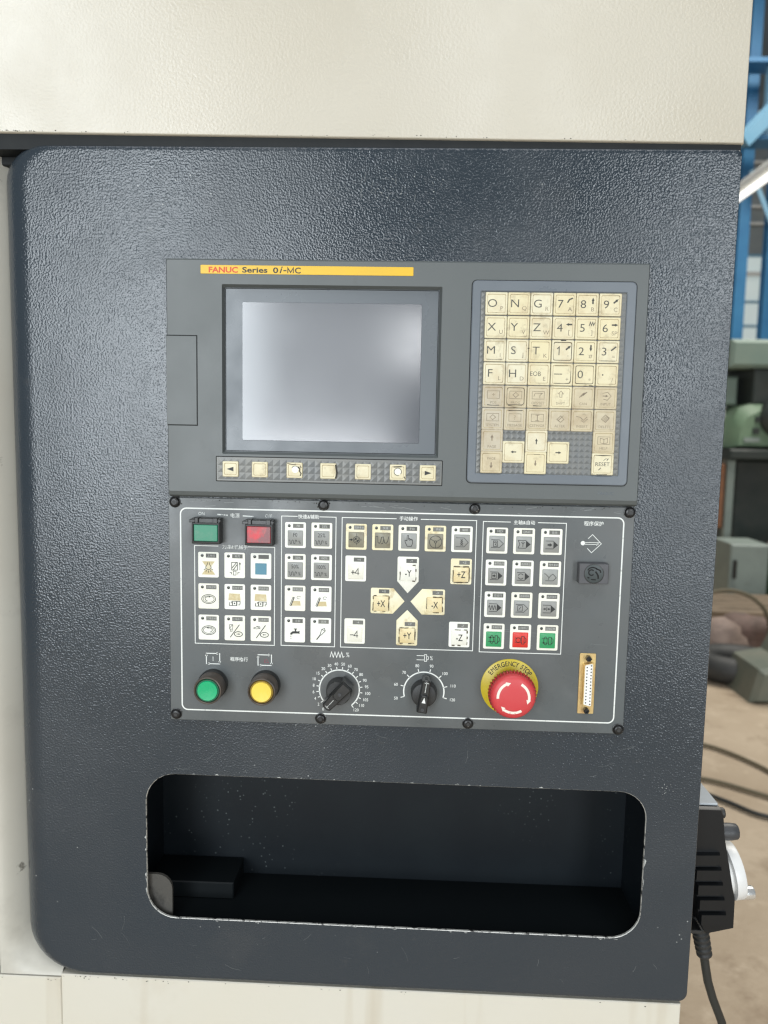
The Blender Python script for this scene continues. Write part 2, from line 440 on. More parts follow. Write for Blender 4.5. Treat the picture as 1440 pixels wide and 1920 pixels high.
class Print:
    """flat print laid on a surface: local (x, z) in mm"""

    def __init__(s):
        s.v = []
        s.f = []

    def poly(s, pts):
        k = len(s.v)
        s.v += list(pts)
        s.f.append(tuple(range(k, k + len(pts))))
        return s

    def line(s, pts, w, closed=False):
        n = len(pts)
        if n < 2:
            return s
        k = len(s.v)
        for i in range(n):
            p = Vector(pts[i])
            a = Vector(pts[(i - 1) % n]) if (closed or i > 0) else None
            b = Vector(pts[(i + 1) % n]) if (closed or i < n - 1) else None
            d1 = (p - a).normalized() if a is not None else None
            d2 = (b - p).normalized() if b is not None else None
            d1 = d1 if d1 is not None else d2
            d2 = d2 if d2 is not None else d1
            n1 = Vector((-d1.y, d1.x))
            n2 = Vector((-d2.y, d2.x))
            mm = n1 + n2
            if mm.length < 1e-3:
                mm = n1
            mm.normalize()
            ln = w / 2 / max(0.35, mm.dot(n1))
            s.v.append(tuple(p + mm * ln))
            s.v.append(tuple(p - mm * ln))
        for i in range(n if closed else n - 1):
            j = (i + 1) % n
            s.f.append((k + 2 * i, k + 2 * i + 1, k + 2 * j + 1, k + 2 * j))
        return s

    def arc(s, cx, cz, rx, rz, a0, a1, w, n=24):
        full = abs(a1 - a0) >= 359.9
        m = n if full else n + 1
        pts = [(cx + rx * math.cos(R(a0 + (a1 - a0) * i / n)), cz + rz * math.sin(R(a0 + (a1 - a0) * i / n))) for i in range(m)]
        return s.line(pts, w, full)

    def disc(s, cx, cz, r, n=16, rz=None):
        return s.poly([(cx + r * math.cos(2 * PI * i / n), cz + (rz or r) * math.sin(2 * PI * i / n)) for i in range(n)])

    def arrow(s, x, z, ang, ln, w):
        c, q = math.cos(R(ang)), math.sin(R(ang))
        return s.poly([(x + c * ln, z + q * ln), (x - q * w, z + c * w), (x + q * w, z - c * w)])

    def text(s, body, h, cx, cz, align='c', weight=0.0, xs=1.0, shear=0.0, rot=0.0, spacing=1.0, cjk=False, w=None):
        vs, fs = glyphs(body, weight, shear, spacing)
        if not vs:
            return s
        sc_ = h / (0.92 if cjk else 0.70)
        x0 = min(v[0] for v in vs)
        x1 = max(v[0] for v in vs)
        z0 = min(v[1] for v in vs)
        z1 = max(v[1] for v in vs)
        if w:
            xs = w / ((x1 - x0) * sc_)
        ox = {'c': (x0 + x1) / 2, 'l': x0, 'r': x1}[align]
        oz = (z0 + z1) / 2
        c, q = math.cos(R(rot)), math.sin(R(rot))
        k = len(s.v)
        for x, z in vs:
            a, b = (x - ox) * sc_ * xs, (z - oz) * sc_
            s.v.append((cx + a * c - b * q, cz + a * q + b * c))
        s.f += [tuple(i + k for i in f) for f in fs]
        return s

    def mesh(s, name, m):
        me = bpy.data.meshes.new(name)
        # outlines are drawn in the panel plane, faces towards the viewer
        vs = s.v
        ff = []
        for f in s.f:
            a = sum(vs[f[i]][0] * vs[f[(i + 1) % len(f)]][1] - vs[f[(i + 1) % len(f)]][0] * vs[f[i]][1] for i in range(len(f)))
            ff.append(f if a >= 0 else f[::-1])
        me.from_pydata([(x * 0.001, 0, z * 0.001) for x, z in vs], [], ff)
        me.materials.append(m)
        return me

    def build(s, name, m, parent, loc):
        return link(bpy.data.objects.new(name, s.mesh(name, m)), parent, loc)


# ================================================================== THE SETTING: floor
fl = MB(1.0)
fl.loft([([(-14, -8), (20, -8), (20, 14), (-14, 14)], 1.24)], True, False)
fm = bpy.data.meshes.new('floor')
fm.from_pydata([(-14, -8, -1.24), (20, -8, -1.24), (20, 14, -1.24), (-14, 14, -1.24)], [], [(0, 1, 2, 3)])
fm.materials.append(M['floor'])
tag(link(bpy.data.objects.new('floor', fm)), kind='structure')

# ================================================================== MACHINE ENCLOSURE (cream sheet metal)
enc = thing('machine_enclosure', 'cream painted sheet metal enclosure of the machine around the dark control cabinet', 'machine enclosure', P3(-30, -1240, -20))
E0 = (0, 0, 0)
b = MB()
# upper cover: lower edge falls slightly to the right
U0, U1 = (-700, 307.0), (273.2, 298.0)
lp = lambda k: [(U0[0], U0[1] + k), (U1[0] - k, U1[1] + k), (U1[0] - k, 900), (U0[0], 900)]
b.loft([(lp(0), -500), (lp(0), -1.2), (lp(0.5), -0.35), (lp(1.2), 0.0)])
b.build('upper_cover', M['cream'], enc, E0)
# coved jamb to the left of the cabinet: it comes forward to meet the door edge and the lower cover
sm = lambda u: (lambda q: q * q * (3 - 2 * q))(min(1.0, max(0.0, u)))
xs_ = [-371.2 + 59.2 * k / 22 for k in range(23)]
zs_ = [-460.4 + 760 * (k / 60) ** 1.6 for k in range(61)]
b = MB()
V = [(x, 4.0 + 66 * (1 - math.cos(min(1.0, (x + 371.2) / 40) * PI / 2)) ** 0.85 * sm((z + 462) / 46), z) for z in zs_ for x in xs_]
F = [(r * 23 + c, r * 23 + c + 1, (r + 1) * 23 + c + 1, (r + 1) * 23 + c) for r in range(60) for c in range(22)]
b.add(V, F)
b.build('side_jamb', M['jamb'], enc, E0)
b = MB()
b.box(-700, -372.3, -460.4, 306, -140, -3.4, 0.8)
b.build('door_edge', M['jamb'], enc, E0)
b = MB()
b.box(-700, -312.2, -1238, -461.2, -400, -2.5, 0.8)
b.build('lower_cover', M['cream_flat'], enc, E0)
b = MB()
lp = lambda k: [(-311.4, -1238), (268 - k, -1238), (268 - k, -459.7 - k), (-311.4, -457.1 - k)]
b.loft([(lp(0), -400), (lp(0), -3.0), (lp(0.8), -2.2)])
b.build('lower_cover', M['cream_flat'], enc, E0)
b = MB()
sl = [(-420, 291.0), (272, 291.0), (272, 297.9), (-420, 304.3)]
b.loft([(sl, -60), (sl, -3.0)])
b.box(-371, -326, 284, 300, -60, -22, 1.0)
b.build('gap_shade_strip', M['gap_shade'], enc, E0)  # dark strip fills the gap in place of its shade

p = Print()
for k in range(46):
    x = random.uniform(-345, 268) if k % 3 else random.gauss(-325, 14)
    zt = 307.0 - 9.0 * (x + 700) / 973.2
    p.disc(x, zt + 0.9 + abs(random.gauss(0, 0.8)), random.uniform(0.2, 0.7) * (1.6 if k % 9 == 0 else 1), 7, random.uniform(0.15, 0.5))
o = p.build('grime_spot', M['grime'], enc, P3(0, 0, 0.12))
o['kind'] = 'stuff'
p = Print()
for k in range(40):
    x = random.uniform(-372, -200) if k % 2 else random.uniform(-300, 260)
    zt = (-461.6 if x < -312 else -457.4 - 2.6 * (x + 311) / 579)
    p.disc(x, zt - 0.8 - abs(random.gauss(0, 1.2)), random.uniform(0.2, 0.8), 7, random.uniform(0.15, 0.6))
o = p.build('grime_spot', M['grime'], enc, P3(0, 0, -2.0))
o['kind'] = 'stuff'

# ================================================================== CONTROL CABINET
cab = thing('control_cabinet', 'dark blue textured control cabinet with a wide rounded storage opening below the panels', 'control cabinet', P3(-30, -458, -20))
SH = lambda x, z: (x, z - 0.0045 * x * min(1.0, max(0.0, (200 - z) / 450)))
hx0, hx1, hz0, hz1 = -348.5, 274.0, -457.0, 296.3
loops = []
nn = 8


def hloop(iL, iR, iB, iT, dd, radd=0.0):
    rad = (max(44 - radd, 3), max(9 - radd * 0.2, 2), max(5 - radd * 0.2, 2), max(30 - radd, 3))
    return ([SH(x, z) for x, z in rr(hx0 + iL, hx1 - iR, hz0 + iB, hz1 - iT, rad, nn)], dd)


loops.append(hloop(0, 0, 0, 0, -395))
loops.append(hloop(0, 0, 0, 0, -24))
for k in range(1, 9):
    t = k / 8 * PI / 2
    loops.append(hloop(26 * (1 - math.cos(t)), 2.2 * (1 - math.cos(t)), 3.5 * (1 - math.cos(t)), 4.0 * (1 - math.cos(t)),
                       -24 + 24 * math.sin(t) if k < 8 else 0.0, 3 * k / 8))
hole = [SH(x, z) for x, z in rr(-227.4, 226.2, -395.3, -255.0, (27, 27, 25, 27), nn)]
hole_in = [SH(x, z) for x, z in rr(-227.0, 225.8, -394.9, -255.4, (27, 27, 25, 27), nn)]
b = MB()
loops.append(hloop(28.5, 4.5, 6, 6.5, 0.0, 3))
b.loft(loops + [(hole, 0.0)], False, False)
b.build('housing', M['navy'], cab, E0, smooth=40)
b = MB()
b.loft([(hole, 0.0), (hole_in, -0.5), (hole_in, -2.2)], False, False)
b.build('opening_edge', M['bare'], cab, E0)
# storage recess behind the opening: five walls
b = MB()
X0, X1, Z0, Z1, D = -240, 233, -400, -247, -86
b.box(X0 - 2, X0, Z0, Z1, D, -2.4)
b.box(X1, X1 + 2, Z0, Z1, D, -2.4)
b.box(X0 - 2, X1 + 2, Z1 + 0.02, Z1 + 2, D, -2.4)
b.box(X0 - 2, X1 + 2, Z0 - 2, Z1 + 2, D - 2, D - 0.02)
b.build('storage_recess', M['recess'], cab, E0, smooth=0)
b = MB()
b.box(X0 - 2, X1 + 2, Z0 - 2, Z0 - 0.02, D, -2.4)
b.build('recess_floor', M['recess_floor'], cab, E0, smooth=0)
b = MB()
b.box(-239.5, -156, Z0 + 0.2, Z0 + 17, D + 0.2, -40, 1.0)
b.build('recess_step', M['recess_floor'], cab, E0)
b = MB()
b.loft([(rr(-238, -206, -398, -356, (2, 2, 14, 2), 5), -10), (rr(-238, -206, -398, -356, (2, 2, 14, 2), 5), -7)])
b.build('corner_bracket', mat('dull_bracket_plate', (0.06, 0.057, 0.05), 0.6, dirt=(60, (0.02, 0.02, 0.018), 0.5, 0.65, 0.9)), cab, E0)
# paint chips along the opening and edges
ch = Print()
for k in range(26):
    x = random.uniform(-200, 205)
    z = random.choice([-254.6, -254.8, -395.7, -396.0])
    w = random.uniform(0.5, 5)
    ch.poly([SH(x, z), SH(x + w, z + random.uniform(-0.1, 0.1)), SH(x + w * 0.6, z + (random.uniform(0.3, 1.2) if z > -300 else -random.uniform(0.3, 1.2)))])
for k in range(7):
    z = random.uniform(-370, -300)
    x = random.choice([-227.6, 226.6])
    sgn = 1 if x > 0 else -1
    ch.poly([(x, z), (x + sgn * random.uniform(0.4, 2.0), z - 2), (x, z - random.uniform(3, 9))])
for (x, z, n_, sp) in ((243, -252, 14, 9), (-14, 262, 26, 16), (20, 263, 18, 12), (-290, -330, 2, 4), (-200, 178, 2, 3), (-215, 30, 3, 20)):
    for k in range(n_):
        a = random.uniform(0, 6.28)
        q = random.gauss(0, sp * 0.6), random.gauss(0, sp * 0.5)
        r_ = random.uniform(0.15, 0.5)
        c_ = (x + q[0], z + q[1])
        ch.poly([(c_[0] + r_ * random.uniform(.6, 1.8) * math.cos(a + t), c_[1] + r_ * math.sin(a + t)) for t in (0, 1.5, 3.0, 4.6)])
o = ch.build('paint_chip', mat('bare_primer_chip', (0.42, 0.43, 0.41), 0.6), cab, P3(0, 0, 0.12))
o['kind'] = 'stuff'

sc_p = Print()
for k in range(34):
    x, z = random.uniform(-300, 262), random.choice([random.uniform(205, 285), random.uniform(-250, -205), random.uniform(-445, -405)])
    a, l_ = random.uniform(-0.6, 0.6) + (1.57 if random.random() < 0.3 else 0), random.uniform(3, 16)
    if x < -215 or x > 212 or z > 203 or z < -203:
        sc_p.line([(x, z), (x + l_ * 0.5 * math.cos(a), z + l_ * 0.5 * math.sin(a)), (x + l_ * math.cos(a + 0.15), z + l_ * math.sin(a + 0.15))], random.uniform(0.1, 0.28))
for k in range(16):
    x, z = -14 + random.gauss(0, 16), 258 + random.gauss(0, 7)
    sc_p.line([(x, z), (x + random.uniform(0.3, 1.5), z + random.uniform(2, 7))], random.uniform(0.15, 0.5))
o = sc_p.build('scratch', mat('scuffed_paint', (0.13, 0.14, 0.14), 0.6), cab, P3(0, 0, 0.08))
o['kind'] = 'stuff'

# ================================================================== DISPLAY UNIT
du = thing('display_unit', 'grey display unit with a blank screen, a soft key row and a cream keypad', 'display unit', P3(0, 0, 0))
b = MB()
R0 = lambda x0, x1, z0, z1, r=1.2: rr(x0, x1, z0, z1, r, 3)
b.loft([(R0(-200.6, 200.6, -0.5, 200.6), -0.5), (R0(-200.6, 200.6, 0.2, 200.6), 5.0), (R0(-200.3, 200.3, 2.0, 200.3), 8.6),
        (R0(-199.4, 199.4, 5.4, 198.9), 10.0), (R0(-153.0, 31.2, 38.0, 179.6, 1.0), 10.0), (R0(-151.5, 29.2, 40.2, 177.6, 1.0), 6.0)], False, False)
b.build('bezel', M['unit'], du, E0, smooth=14)
b = MB()
b.box(-152.2, 30.2, 39.2, 178.4, 1.0, 5.4)
b.build('screen_surround', M['unit_smooth'], du, E0)
g = Print()
g.line(rr(-150.9, 28.6, 40.8, 177.0, 0.8, 2), 0.6, True)
g.build('screen_gasket', M['groove'], du, P3(0, 0, 5.5))
b = MB()
b.plate(-136.8, 14.8, 50.0, 166.0, 5.2, 5.75, 0.8, 0.2)
b.build('screen', M['lcd'], du, E0)
# badge strip
b = MB()
b.plate(-170.8, 6.9, 187.9, 195.0, 9.9, 10.35, 0.6, 0.15)
bd = b.build('badge', M['badge'], du, E0)
pr = Print()
pr.text('FANUC', 4.4, -163.9, 191.2, 'l', weight=0.03, w=24.6)
pr.build('lettering', M['red_ink'], bd, P3(0, 0, 10.45))
pr = Print()
pr.text('Series', 4.3, -135.7, 191.3, 'l', weight=0.024, w=21.2)
pr.text('0', 4.4, -109.9, 191.2, 'l', weight=0.02, w=4.4)
pr.text('i', 5.6, -104.4, 191.6, 'l', weight=0.018, shear=0.3, w=2.6)
pr.line([(-101.2, 191.0), (-98.6, 191.0)], 0.9)
pr.line([(-97.5, 189.0), (-97.5, 193.2), (-95.2, 189.6), (-92.9, 193.2), (-92.9, 189.0)], 0.8)
pr.text('C', 4.6, -91.6, 191.2, 'l', weight=0.022, w=4.9)
pr.build('lettering', M['black_ink'], bd, P3(0, 0, 10.45))
# card slot cover on the left
g = Print()
g.poly([(-200.1, 61.4), (-173.9, 61.4), (-173.9, 137.4), (-200.1, 137.4)])
g.build('cover_gap', M['groove'], du, P3(0, 0, 10.08))
b = MB()
b.plate(-200.5, -174.6, 62.2, 136.6, 9.8, 10.6, 0.5, 0.25)
b.build('card_slot_cover', M['unit'], du, E0)
# raised maker's mark, same colour as the bezel
pr = Print()
pr.text('FANUC', 2.6, 173.4, 11.2, 'c', weight=0.01, xs=1.15)
pr.build('embossed_mark', M['unit_smooth'], du, P3(0, 0, 10.2))

# ---- soft keys
g = Print()
g.poly(rr(-158.6, 35.4, 14.4, 36.2, 0.8, 2))
g.build('key_row_gap', M['groove'], du, P3(0, 0, 10.10))
b = MB()
b.plate(-157.9, 34.7, 15.1, 35.5, 9.9, 10.5, 0.6, 0.2)
st = b.build('soft_key_tray', M['diamond'], du, E0)


def diamonds(x0, x1, z0, z1, p, d, parent, seed=0):
    """embossed diamond backing: low four sided pyramids, one joined part"""
    mb = MB()
    nx = int((x1 - x0) / p)
    nz = int((z1 - z0) / p)
    px, pz = (x1 - x0) / nx, (z1 - z0) / nz
    for i in range(nx):
        for j in range(nz):
            a, c = x0 + i * px, z0 + j * pz
            V = [(a, -d, c), (a + px, -d, c), (a + px, -d, c + pz), (a, -d, c + pz), (a + px / 2, -d - 0.30, c + pz / 2)]
            mb.add(V, [(0, 1, 4), (1, 2, 4), (2, 3, 4), (3, 0, 4)])
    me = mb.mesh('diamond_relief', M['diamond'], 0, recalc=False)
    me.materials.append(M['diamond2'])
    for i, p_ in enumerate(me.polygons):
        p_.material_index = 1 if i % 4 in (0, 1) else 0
    o = link(bpy.data.objects.new('diamond_relief', me), parent, P3(0, 0, 0))
    o['kind'] = 'stuff'


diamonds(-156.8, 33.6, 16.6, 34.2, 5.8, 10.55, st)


def key_mesh(w, h, d1, m, name='keypad_key'):
    mb = MB()
    a, c = w / 2, h / 2
    q = lambda k, r: rr(-a + k, a - k, -c + k, c - k, r, 3)
    mb.loft([(q(0, 0.9), 0), (q(0, 0.9), d1 - 0.5), (q(0.4, 0.8), d1 - 0.1), (q(0.9, 0.8), d1), (q(1.5, 0.9), d1), (q(1.95, 1.0), d1 - 0.3), (q(2.4, 1.0), d1 - 0.22)])
    me = mb.mesh(name, m, 30)
    me.materials.append(M['key_groove'])
    n_ = len(q(0, 1))
    for i_, p_ in enumerate(me.polygons):
        if i_ // n_ in (0, 4):
            p_.material_index = 1
    return me


soft_me = key_mesh(13.6, 13.2, 1.5, M['key'], 'soft_key')
SKX = [-145.6, -120.4, -90.6, -61.8, -32.2, -2.6, 22.8]
for i, x in enumerate(SKX):
    o = link(bpy.data.objects.new('soft_key', soft_me), du, P3(x, 25.3, 10.7))
    ld = 12.2
    if i in (0, 6):
        s_ = -1 if i == 0 else 1
        o['label'] = 'soft key with a black triangle pointing %s' % ('left' if i == 0 else 'right')
        Print().poly([(s_ * 3.2, 0), (-s_ * 2.6, 1.9), (-s_ * 2.6, -1.9)]).build('triangle_print', M['black_ink'], o, P3(x, 25.3, ld))
    if i in (2, 5):
        o['label'] = 'soft key worn through with a round pale dent' if i == 2 else 'soft key worn through with a brown rimmed dent'
        wp = Print().disc(0.6 if i == 2 else 0, 0.6, 2.9, 14)
        wp.build('worn_patch', M['pad'], o, P3(x, 25.3, ld))
        wp = Print().arc(0.6 if i == 2 else 0, 0.6, 3.1, 3.1, 20 if i == 2 else -40, 150 if i == 2 else 290, 0.45, 14)
        if i == 2:
            wp.line([(3.4, 3.2), (4.6, 1.0), (4.2, -0.6), (5.8, -2.6), (5.0, -4.6)], 0.8)
            wp.line([(4.8, 3.6), (5.9, 2.2)], 0.6)
            wp.line([(-6.2, 6.0), (-1.5, 4.9), (1.5, 5.4)], 0.5)
        else:
            wp.line([(-3.6, 4.6), (3.2, 5.0)], 0.9)
            wp.line([(5.6, -3.4), (6.2, -5.2)], 0.7)
        wp.build('crack', M['grime'], o, P3(x, 25.3, ld + 0.08))
    if i == 3:
        o['label'] = 'soft key with a black crack along its right edge'
        Print().line([(6.2, 5.5), (6.7, 2.0), (7.3, -1.0), (6.8, -4.5), (6.2, -6.2)], 1.1).build('crack', M['grime'], o, P3(x, 25.3, ld))

# ---- keypad
b = MB()
b.loft([(rr(55.2, 190.7, 17.3, 185.6, 4.2, 4), 10.05), (rr(55.2, 190.7, 17.3, 185.6, 4.2, 4), 10.2)])
b.build('frame_gap', M['groove'], du, E0)
b = MB()
kin = rr(63.2, 182.4, 25.9, 176.2, 1.0, 4)
b.loft([(rr(55.9, 190.0, 18.0, 184.9, 3.8, 4), 10.1), (rr(55.9, 190.0, 18.0, 184.9, 3.8, 4), 11.0), (rr(56.6, 189.3, 18.7, 184.2, 3.4, 4), 11.5),
        (rr(62.5, 183.1, 25.2, 176.9, 1.2, 4), 11.5), (kin, 11.1), (kin, 10.25)], False, False)
b.build('keypad_frame', M['frame'], du, E0, smooth=14)
b = MB()
b.box(62.8, 182.8, 25.5, 176.6, 10.15, 10.3)
kb = b.build('keypad_backing', M['diamond2'], du, E0)
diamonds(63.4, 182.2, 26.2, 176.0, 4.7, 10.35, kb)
KX = [75.9, 94.4, 113.0, 131.7, 150.2, 168.9]
KZ = [166.3, 147.2, 128.3, 109.4, 90.5, 71.8, 53.7, 35.6]
key_a = key_mesh(18.1, 18.2, 2.0, M['key'])
key_b = key_mesh(18.1, 18.2, 2.0, M['key_dirty'])
KD = 10.5
TOPD = KD + 2.0 - 0.20


def icon_arrow(p, x, z, ang, ln=4.4, w=0.9, head=1.6):
    c, q = math.cos(R(ang)), math.sin(R(ang))
    p.line([(x - c * ln / 2, z - q * ln / 2), (x + c * ln * 0.1, z + q * ln * 0.1)], w)
    p.arrow(x + c * ln * 0.05, z + q * ln * 0.05, ang, ln * 0.5, head)
    return p


def key(x, z, main=None, sub=None, extra=None, dirty=False, faint=None, label=None, word=None):
    o = link(bpy.data.objects.new('keypad_key', key_b if dirty else key_a), du, P3(x, z, KD))
    p = Print()
    if main:
        big = len(main) == 1
        if main == '-':
            p.line([(-6.4, 0.3), (0.2, 0.3)], 0.7)
        elif main == '.':
            p.disc(-3.6, 0.2, 0.65, 8)
        elif main == '1':
            p.line([(-4.6, 1.9), (-3.0, 3.5), (-3.0, -3.1)], 0.75)
        else:
            p.text(main, 6.5 if big else 3.7, -3.3 if big else -2.9, 0.3, 'c', weight=-0.004, xs=1.12 if big else 1.0, w=None if big else 8.8)
    if sub:
        q = Print().text(sub, 3.3, 4.4, -3.8, 'c', xs=1.05)
        q.build('legend', M['key_faint'], o, P3(x, z, TOPD))
    if extra:
        extra(p)
    if word:
        p.text(word, 2.1, 0.0, -4.9, 'c', xs=1.0)
    if p.f:
        p.build('legend', M[faint or 'key_ink'], o, P3(x, z, TOPD + 0.03))
    if label:
        o['label'] = label
    return o


def diag(a, bnd=0):
    def f(p):
        if bnd:
            p.line([(2.2, 1.2), (3.6, 3.8 if bnd > 0 else 2.0), (6.4, 5.0 if bnd > 0 else 4.4)], 1.1)
        else:
            icon_arrow(p, 4.4, 2.9, a, 5.0, 1.3, 1.2)
    return f


zig = lambda p: p.line([(2.2, 2.0), (3.0, 5.0), (4.0, 2.4), (5.0, 5.0), (5.8, 2.4), (6.8, 4.8)], 0.6)
rows = [
    [('O', 'P'), ('N', 'Q'), ('G', 'R'), ('7', 'A', diag(40, 1)), ('8', 'B', diag(90)), ('9', 'C', diag(40))],
    [('X', 'U'), ('Y', 'V'), ('Z', 'W'), ('4', '[', diag(180)), ('5', ']', zig), ('6', 'SP', diag(0))],
    [('M', 'I'), ('S', 'J'), ('T', 'K'), ('1', ',', diag(40)), ('2', '#', diag(270)), ('3', '=', diag(40, -1))],
    [('F', 'L'), ('H', 'D'), ('EOB', 'E'), ('-', '+'), ('0', '*'), ('.', '/')],
]
wear = {}
for r_, row in enumerate(rows):
    for c_, spec_ in enumerate(row):
        o = key(KX[c_], KZ[r_], *spec_[:3])
        wear[(r_, c_)] = o


def boxed(fn):
    def f(p):
        p.line([(-5, -1.6), (5, -1.6), (5, 4.6), (-5, 4.6)], 0.4, True)
        fn(p)
    return f


def t(ch, h=3.0):
    return lambda p: p.text(ch, h, 0, 1.5, 'c')


dia = lambda p: p.line([(-2.4, 1.5), (0, 3.6), (2.4, 1.5), (0, -0.6)], 0.5, True)
hatch = lambda p: [p.line([(-3.2 + k, 0.2 + k * 0.6), (0.2 + k, 4.0 + k * 0.3)], 0.7) for k in (0.0, 1.4, 2.8)]
up = lambda p: p.line([(-0.9, 0.2), (-0.9, 3.0), (-2.0, 3.0), (0, 5.4), (2.0, 3.0), (0.9, 3.0), (0.9, 0.2)], 0.5, True)
arr_in = lambda p: (p.line([(-3, 4.0), (1.2, 5.0), (4.2, 1.8), (1.2, -1.6), (-2.0, -0.8)], 0.5), icon_arrow(p, -0.5, 1.8, 0, 4.5, 0.7, 1.1))
ins = lambda p: (p.line([(-5, 3.4), (-1.6, 2.6), (1.0, 0.2), (4.0, 3.0)], 0.6), p.line([(-1, 0), (1.5, -1.4), (4.4, 1.4)], 0.6), p.line([(0, 4.6), (1.4, 5.6), (2.8, 4.4)], 0.5))
alt = lambda p: (p.line([(-2.4, 0.5), (0.6, 3.6), (3.4, 0.6), (0.6, -1.8)], 0.5, True), p.line([(-1.4, -0.4), (3.0, 3.8)], 0.5))
dele = lambda p: (p.line([(-3.0, 1.4), (0.4, 5.0), (3.6, 2.0), (0.6, -1.2)], 0.5, True), [p.line([(-2.2 + k, 0.6 - k * .5), (1.4 + k, 4.2 - k * .5)], 0.5) for k in (0, 1.1, 2.2)])
fold = lambda p: p.line([(-3.6, 0.4), (-2.6, 3.2), (3.4, 3.2), (1.4, 1.4), (1.4, -0.6)], 0.5)
book = lambda p: (p.line([(-3, -0.4), (-3, 3.4), (0, 2.6), (3, 3.4), (3, -0.4), (0, -1.0)], 0.45, True), p.line([(0, -1.0), (0, 2.6)], 0.45))
graph = lambda p: (p.line([(0, -0.8), (0, 3.8)], 0.6), p.line([(-1.6, 3.8), (1.6, 3.8)], 0.5), p.line([(-1.6, -0.8), (1.6, -0.8)], 0.5))
frow = [
    [('POS', boxed(t('+', 3.4))), ('PROG', boxed(dia)), ('OFS/SET', boxed(fold)), ('SHIFT', up), ('CAN', hatch), ('INPUT', arr_in)],
    [('SYSTEM', boxed(dia)), ('MESSAGE', boxed(t('?', 3.6))), ('CSTM/GR', boxed(graph)), ('ALTER', alt), ('INSERT', ins), ('DELETE', dele)],
]
for r_, row in enumerate(frow):
    for c_, (w_, fn) in enumerate(row):
        wear[(4 + r_, c_)] = key(KX[c_], KZ[4 + r_], extra=fn, word=w_, dirty=not (w_ == 'SHIFT'), faint='key_faint')
key(KX[0], KZ[6], extra=lambda p: icon_arrow(p, 0, 2.4, 90, 5.0, 1.0, 1.4), word='PAGE', dirty=True, faint='key_faint', label='grimy page up key')
key(KX[0], KZ[7], extra=lambda p: (icon_arrow(p, 0, -2.6, 270, 5.0, 1.0, 1.4), p.text('PAGE', 2.1, 0, 3.2, 'c')), dirty=True, faint='key_faint', label='grimy page down key')
A4 = lambda a: (lambda p: icon_arrow(p, 0, 0, a, 4.6, 0.9, 1.2))
key(113.0, 53.7, extra=A4(90), label='cursor key with an arrow up')
wear['down'] = key(112.8, 35.5, extra=A4(270), faint='key_faint', label='cursor key with a faded arrow down')
key(94.2, 44.6, extra=A4(180), label='cursor key with an arrow to the left')
key(131.5, 44.7, extra=A4(0), label='cursor key with an arrow to the right')
key(168.9, 54.0, extra=boxed(book), word='HELP', dirty=True, faint='key_faint', label='grimy help key')
wear['reset'] = key(168.8, 35.8, extra=lambda p: (p.text('RESET', 3.2, 0, 0, 'c', xs=1.0), p.line([(0.6, 3.0), (3.0, 5.0)], 0.4), p.line([(3.4, 3.2), (4.6, 4.8)], 0.7), p.line([(-3.2, -5.0), (-1.2, -3.0)], 0.6)), label='yellower reset key at the foot of the keypad')
# cracks and grime outlines on the most used keys
KC = {'1': (2, 3), '0': (3, 4), '-': (3, 3), 'S': (2, 1), 'M': (2, 0), '3': (2, 5), 'PROG': (4, 1), 'POS': (4, 0), 'OFS': (4, 2), 'MSG': (5, 1), '4': (1, 3), 'O': (0, 0)}


def wearline(k, fn):
    o = wear[k]
    pl = WP[o.name]
    p = Print()
    fn(p)
    p.build('crack', M['grime'], o, (pl[0], -(TOPD + 0.18) * 0.001, pl[2]))


wearline(KC['1'], lambda p: (p.line(rr(-7.6, 7.2, -7.3, 7.2, 1.6, 3), 0.45, True), p.line([(-2, 8.6), (2.5, 8.8)], 0.7)))
wearline(KC['0'], lambda p: (p.line(rr(-7.2, 7.6, -7.3, 7.4, 1.6, 3), 0.40, True), p.line([(-6, -7.4), (6, -7.6)], 0.8), p.line([(4, -8.4), (7.4, -8.9)], 0.5)))
wearline(KC['-'], lambda p: (p.line([(-6.0, -7.2), (2, -7.5), (6, -7.2), (7.4, -5), (7.5, 3)], 0.5), p.line([(-6, 7.0), (5, 7.2)], 0.3)))
wearline(KC['M'], lambda p: p.line([(-6.5, -7.4), (0, -7.7), (6, -7.5)], 0.7))
wearline(KC['3'], lambda p: (p.line([(-6.0, -7.4), (6, -7.4)], 0.6), p.line([(-4.6, 7.6), (6.0, 7.6)], 0.4)))
wearline(KC['S'], lambda p: (p.line([(7.4, 5), (8.2, 2), (7.6, -1)], 0.6), p.line([(8.2, 2), (10, 2.2)], 0.6)))
wearline(KC['PROG'], lambda p: (p.line(rr(-7.4, 7.0, -6.6, 7.4, 2.0, 3), 0.40, True), p.line([(-6, -7.4), (-1, -8.3), (5.5, -7.7)], 1.1)))
wearline(KC['POS'], lambda p: p.line([(-5, -7.0), (0, -7.5), (5, -7.2)], 0.6))
wearline(KC['OFS'], lambda p: p.line([(-4, -7.2), (1.5, -7.6), (3, -7.4)], 0.8))
wearline(KC['MSG'], lambda p: p.line([(-5.6, 7.4), (0, 7.7), (6, 7.5)], 0.9))
wearline(KC['O'], lambda p: p.line([(-7.6, -8.0), (1, -7.5)], 0.4))
wearline('down', lambda p: p.line([(-1.6, 7.6), (3.6, 7.6)], 0.6))
wearline('reset', lambda p: (p.line([(-6.0, 7.6), (0, 7.2), (6, 7.6)], 0.7), p.line([(-8.8, -8.4), (-4.8, -8.0), (-4, -8.9), (4, -8.6)], 0.5)))

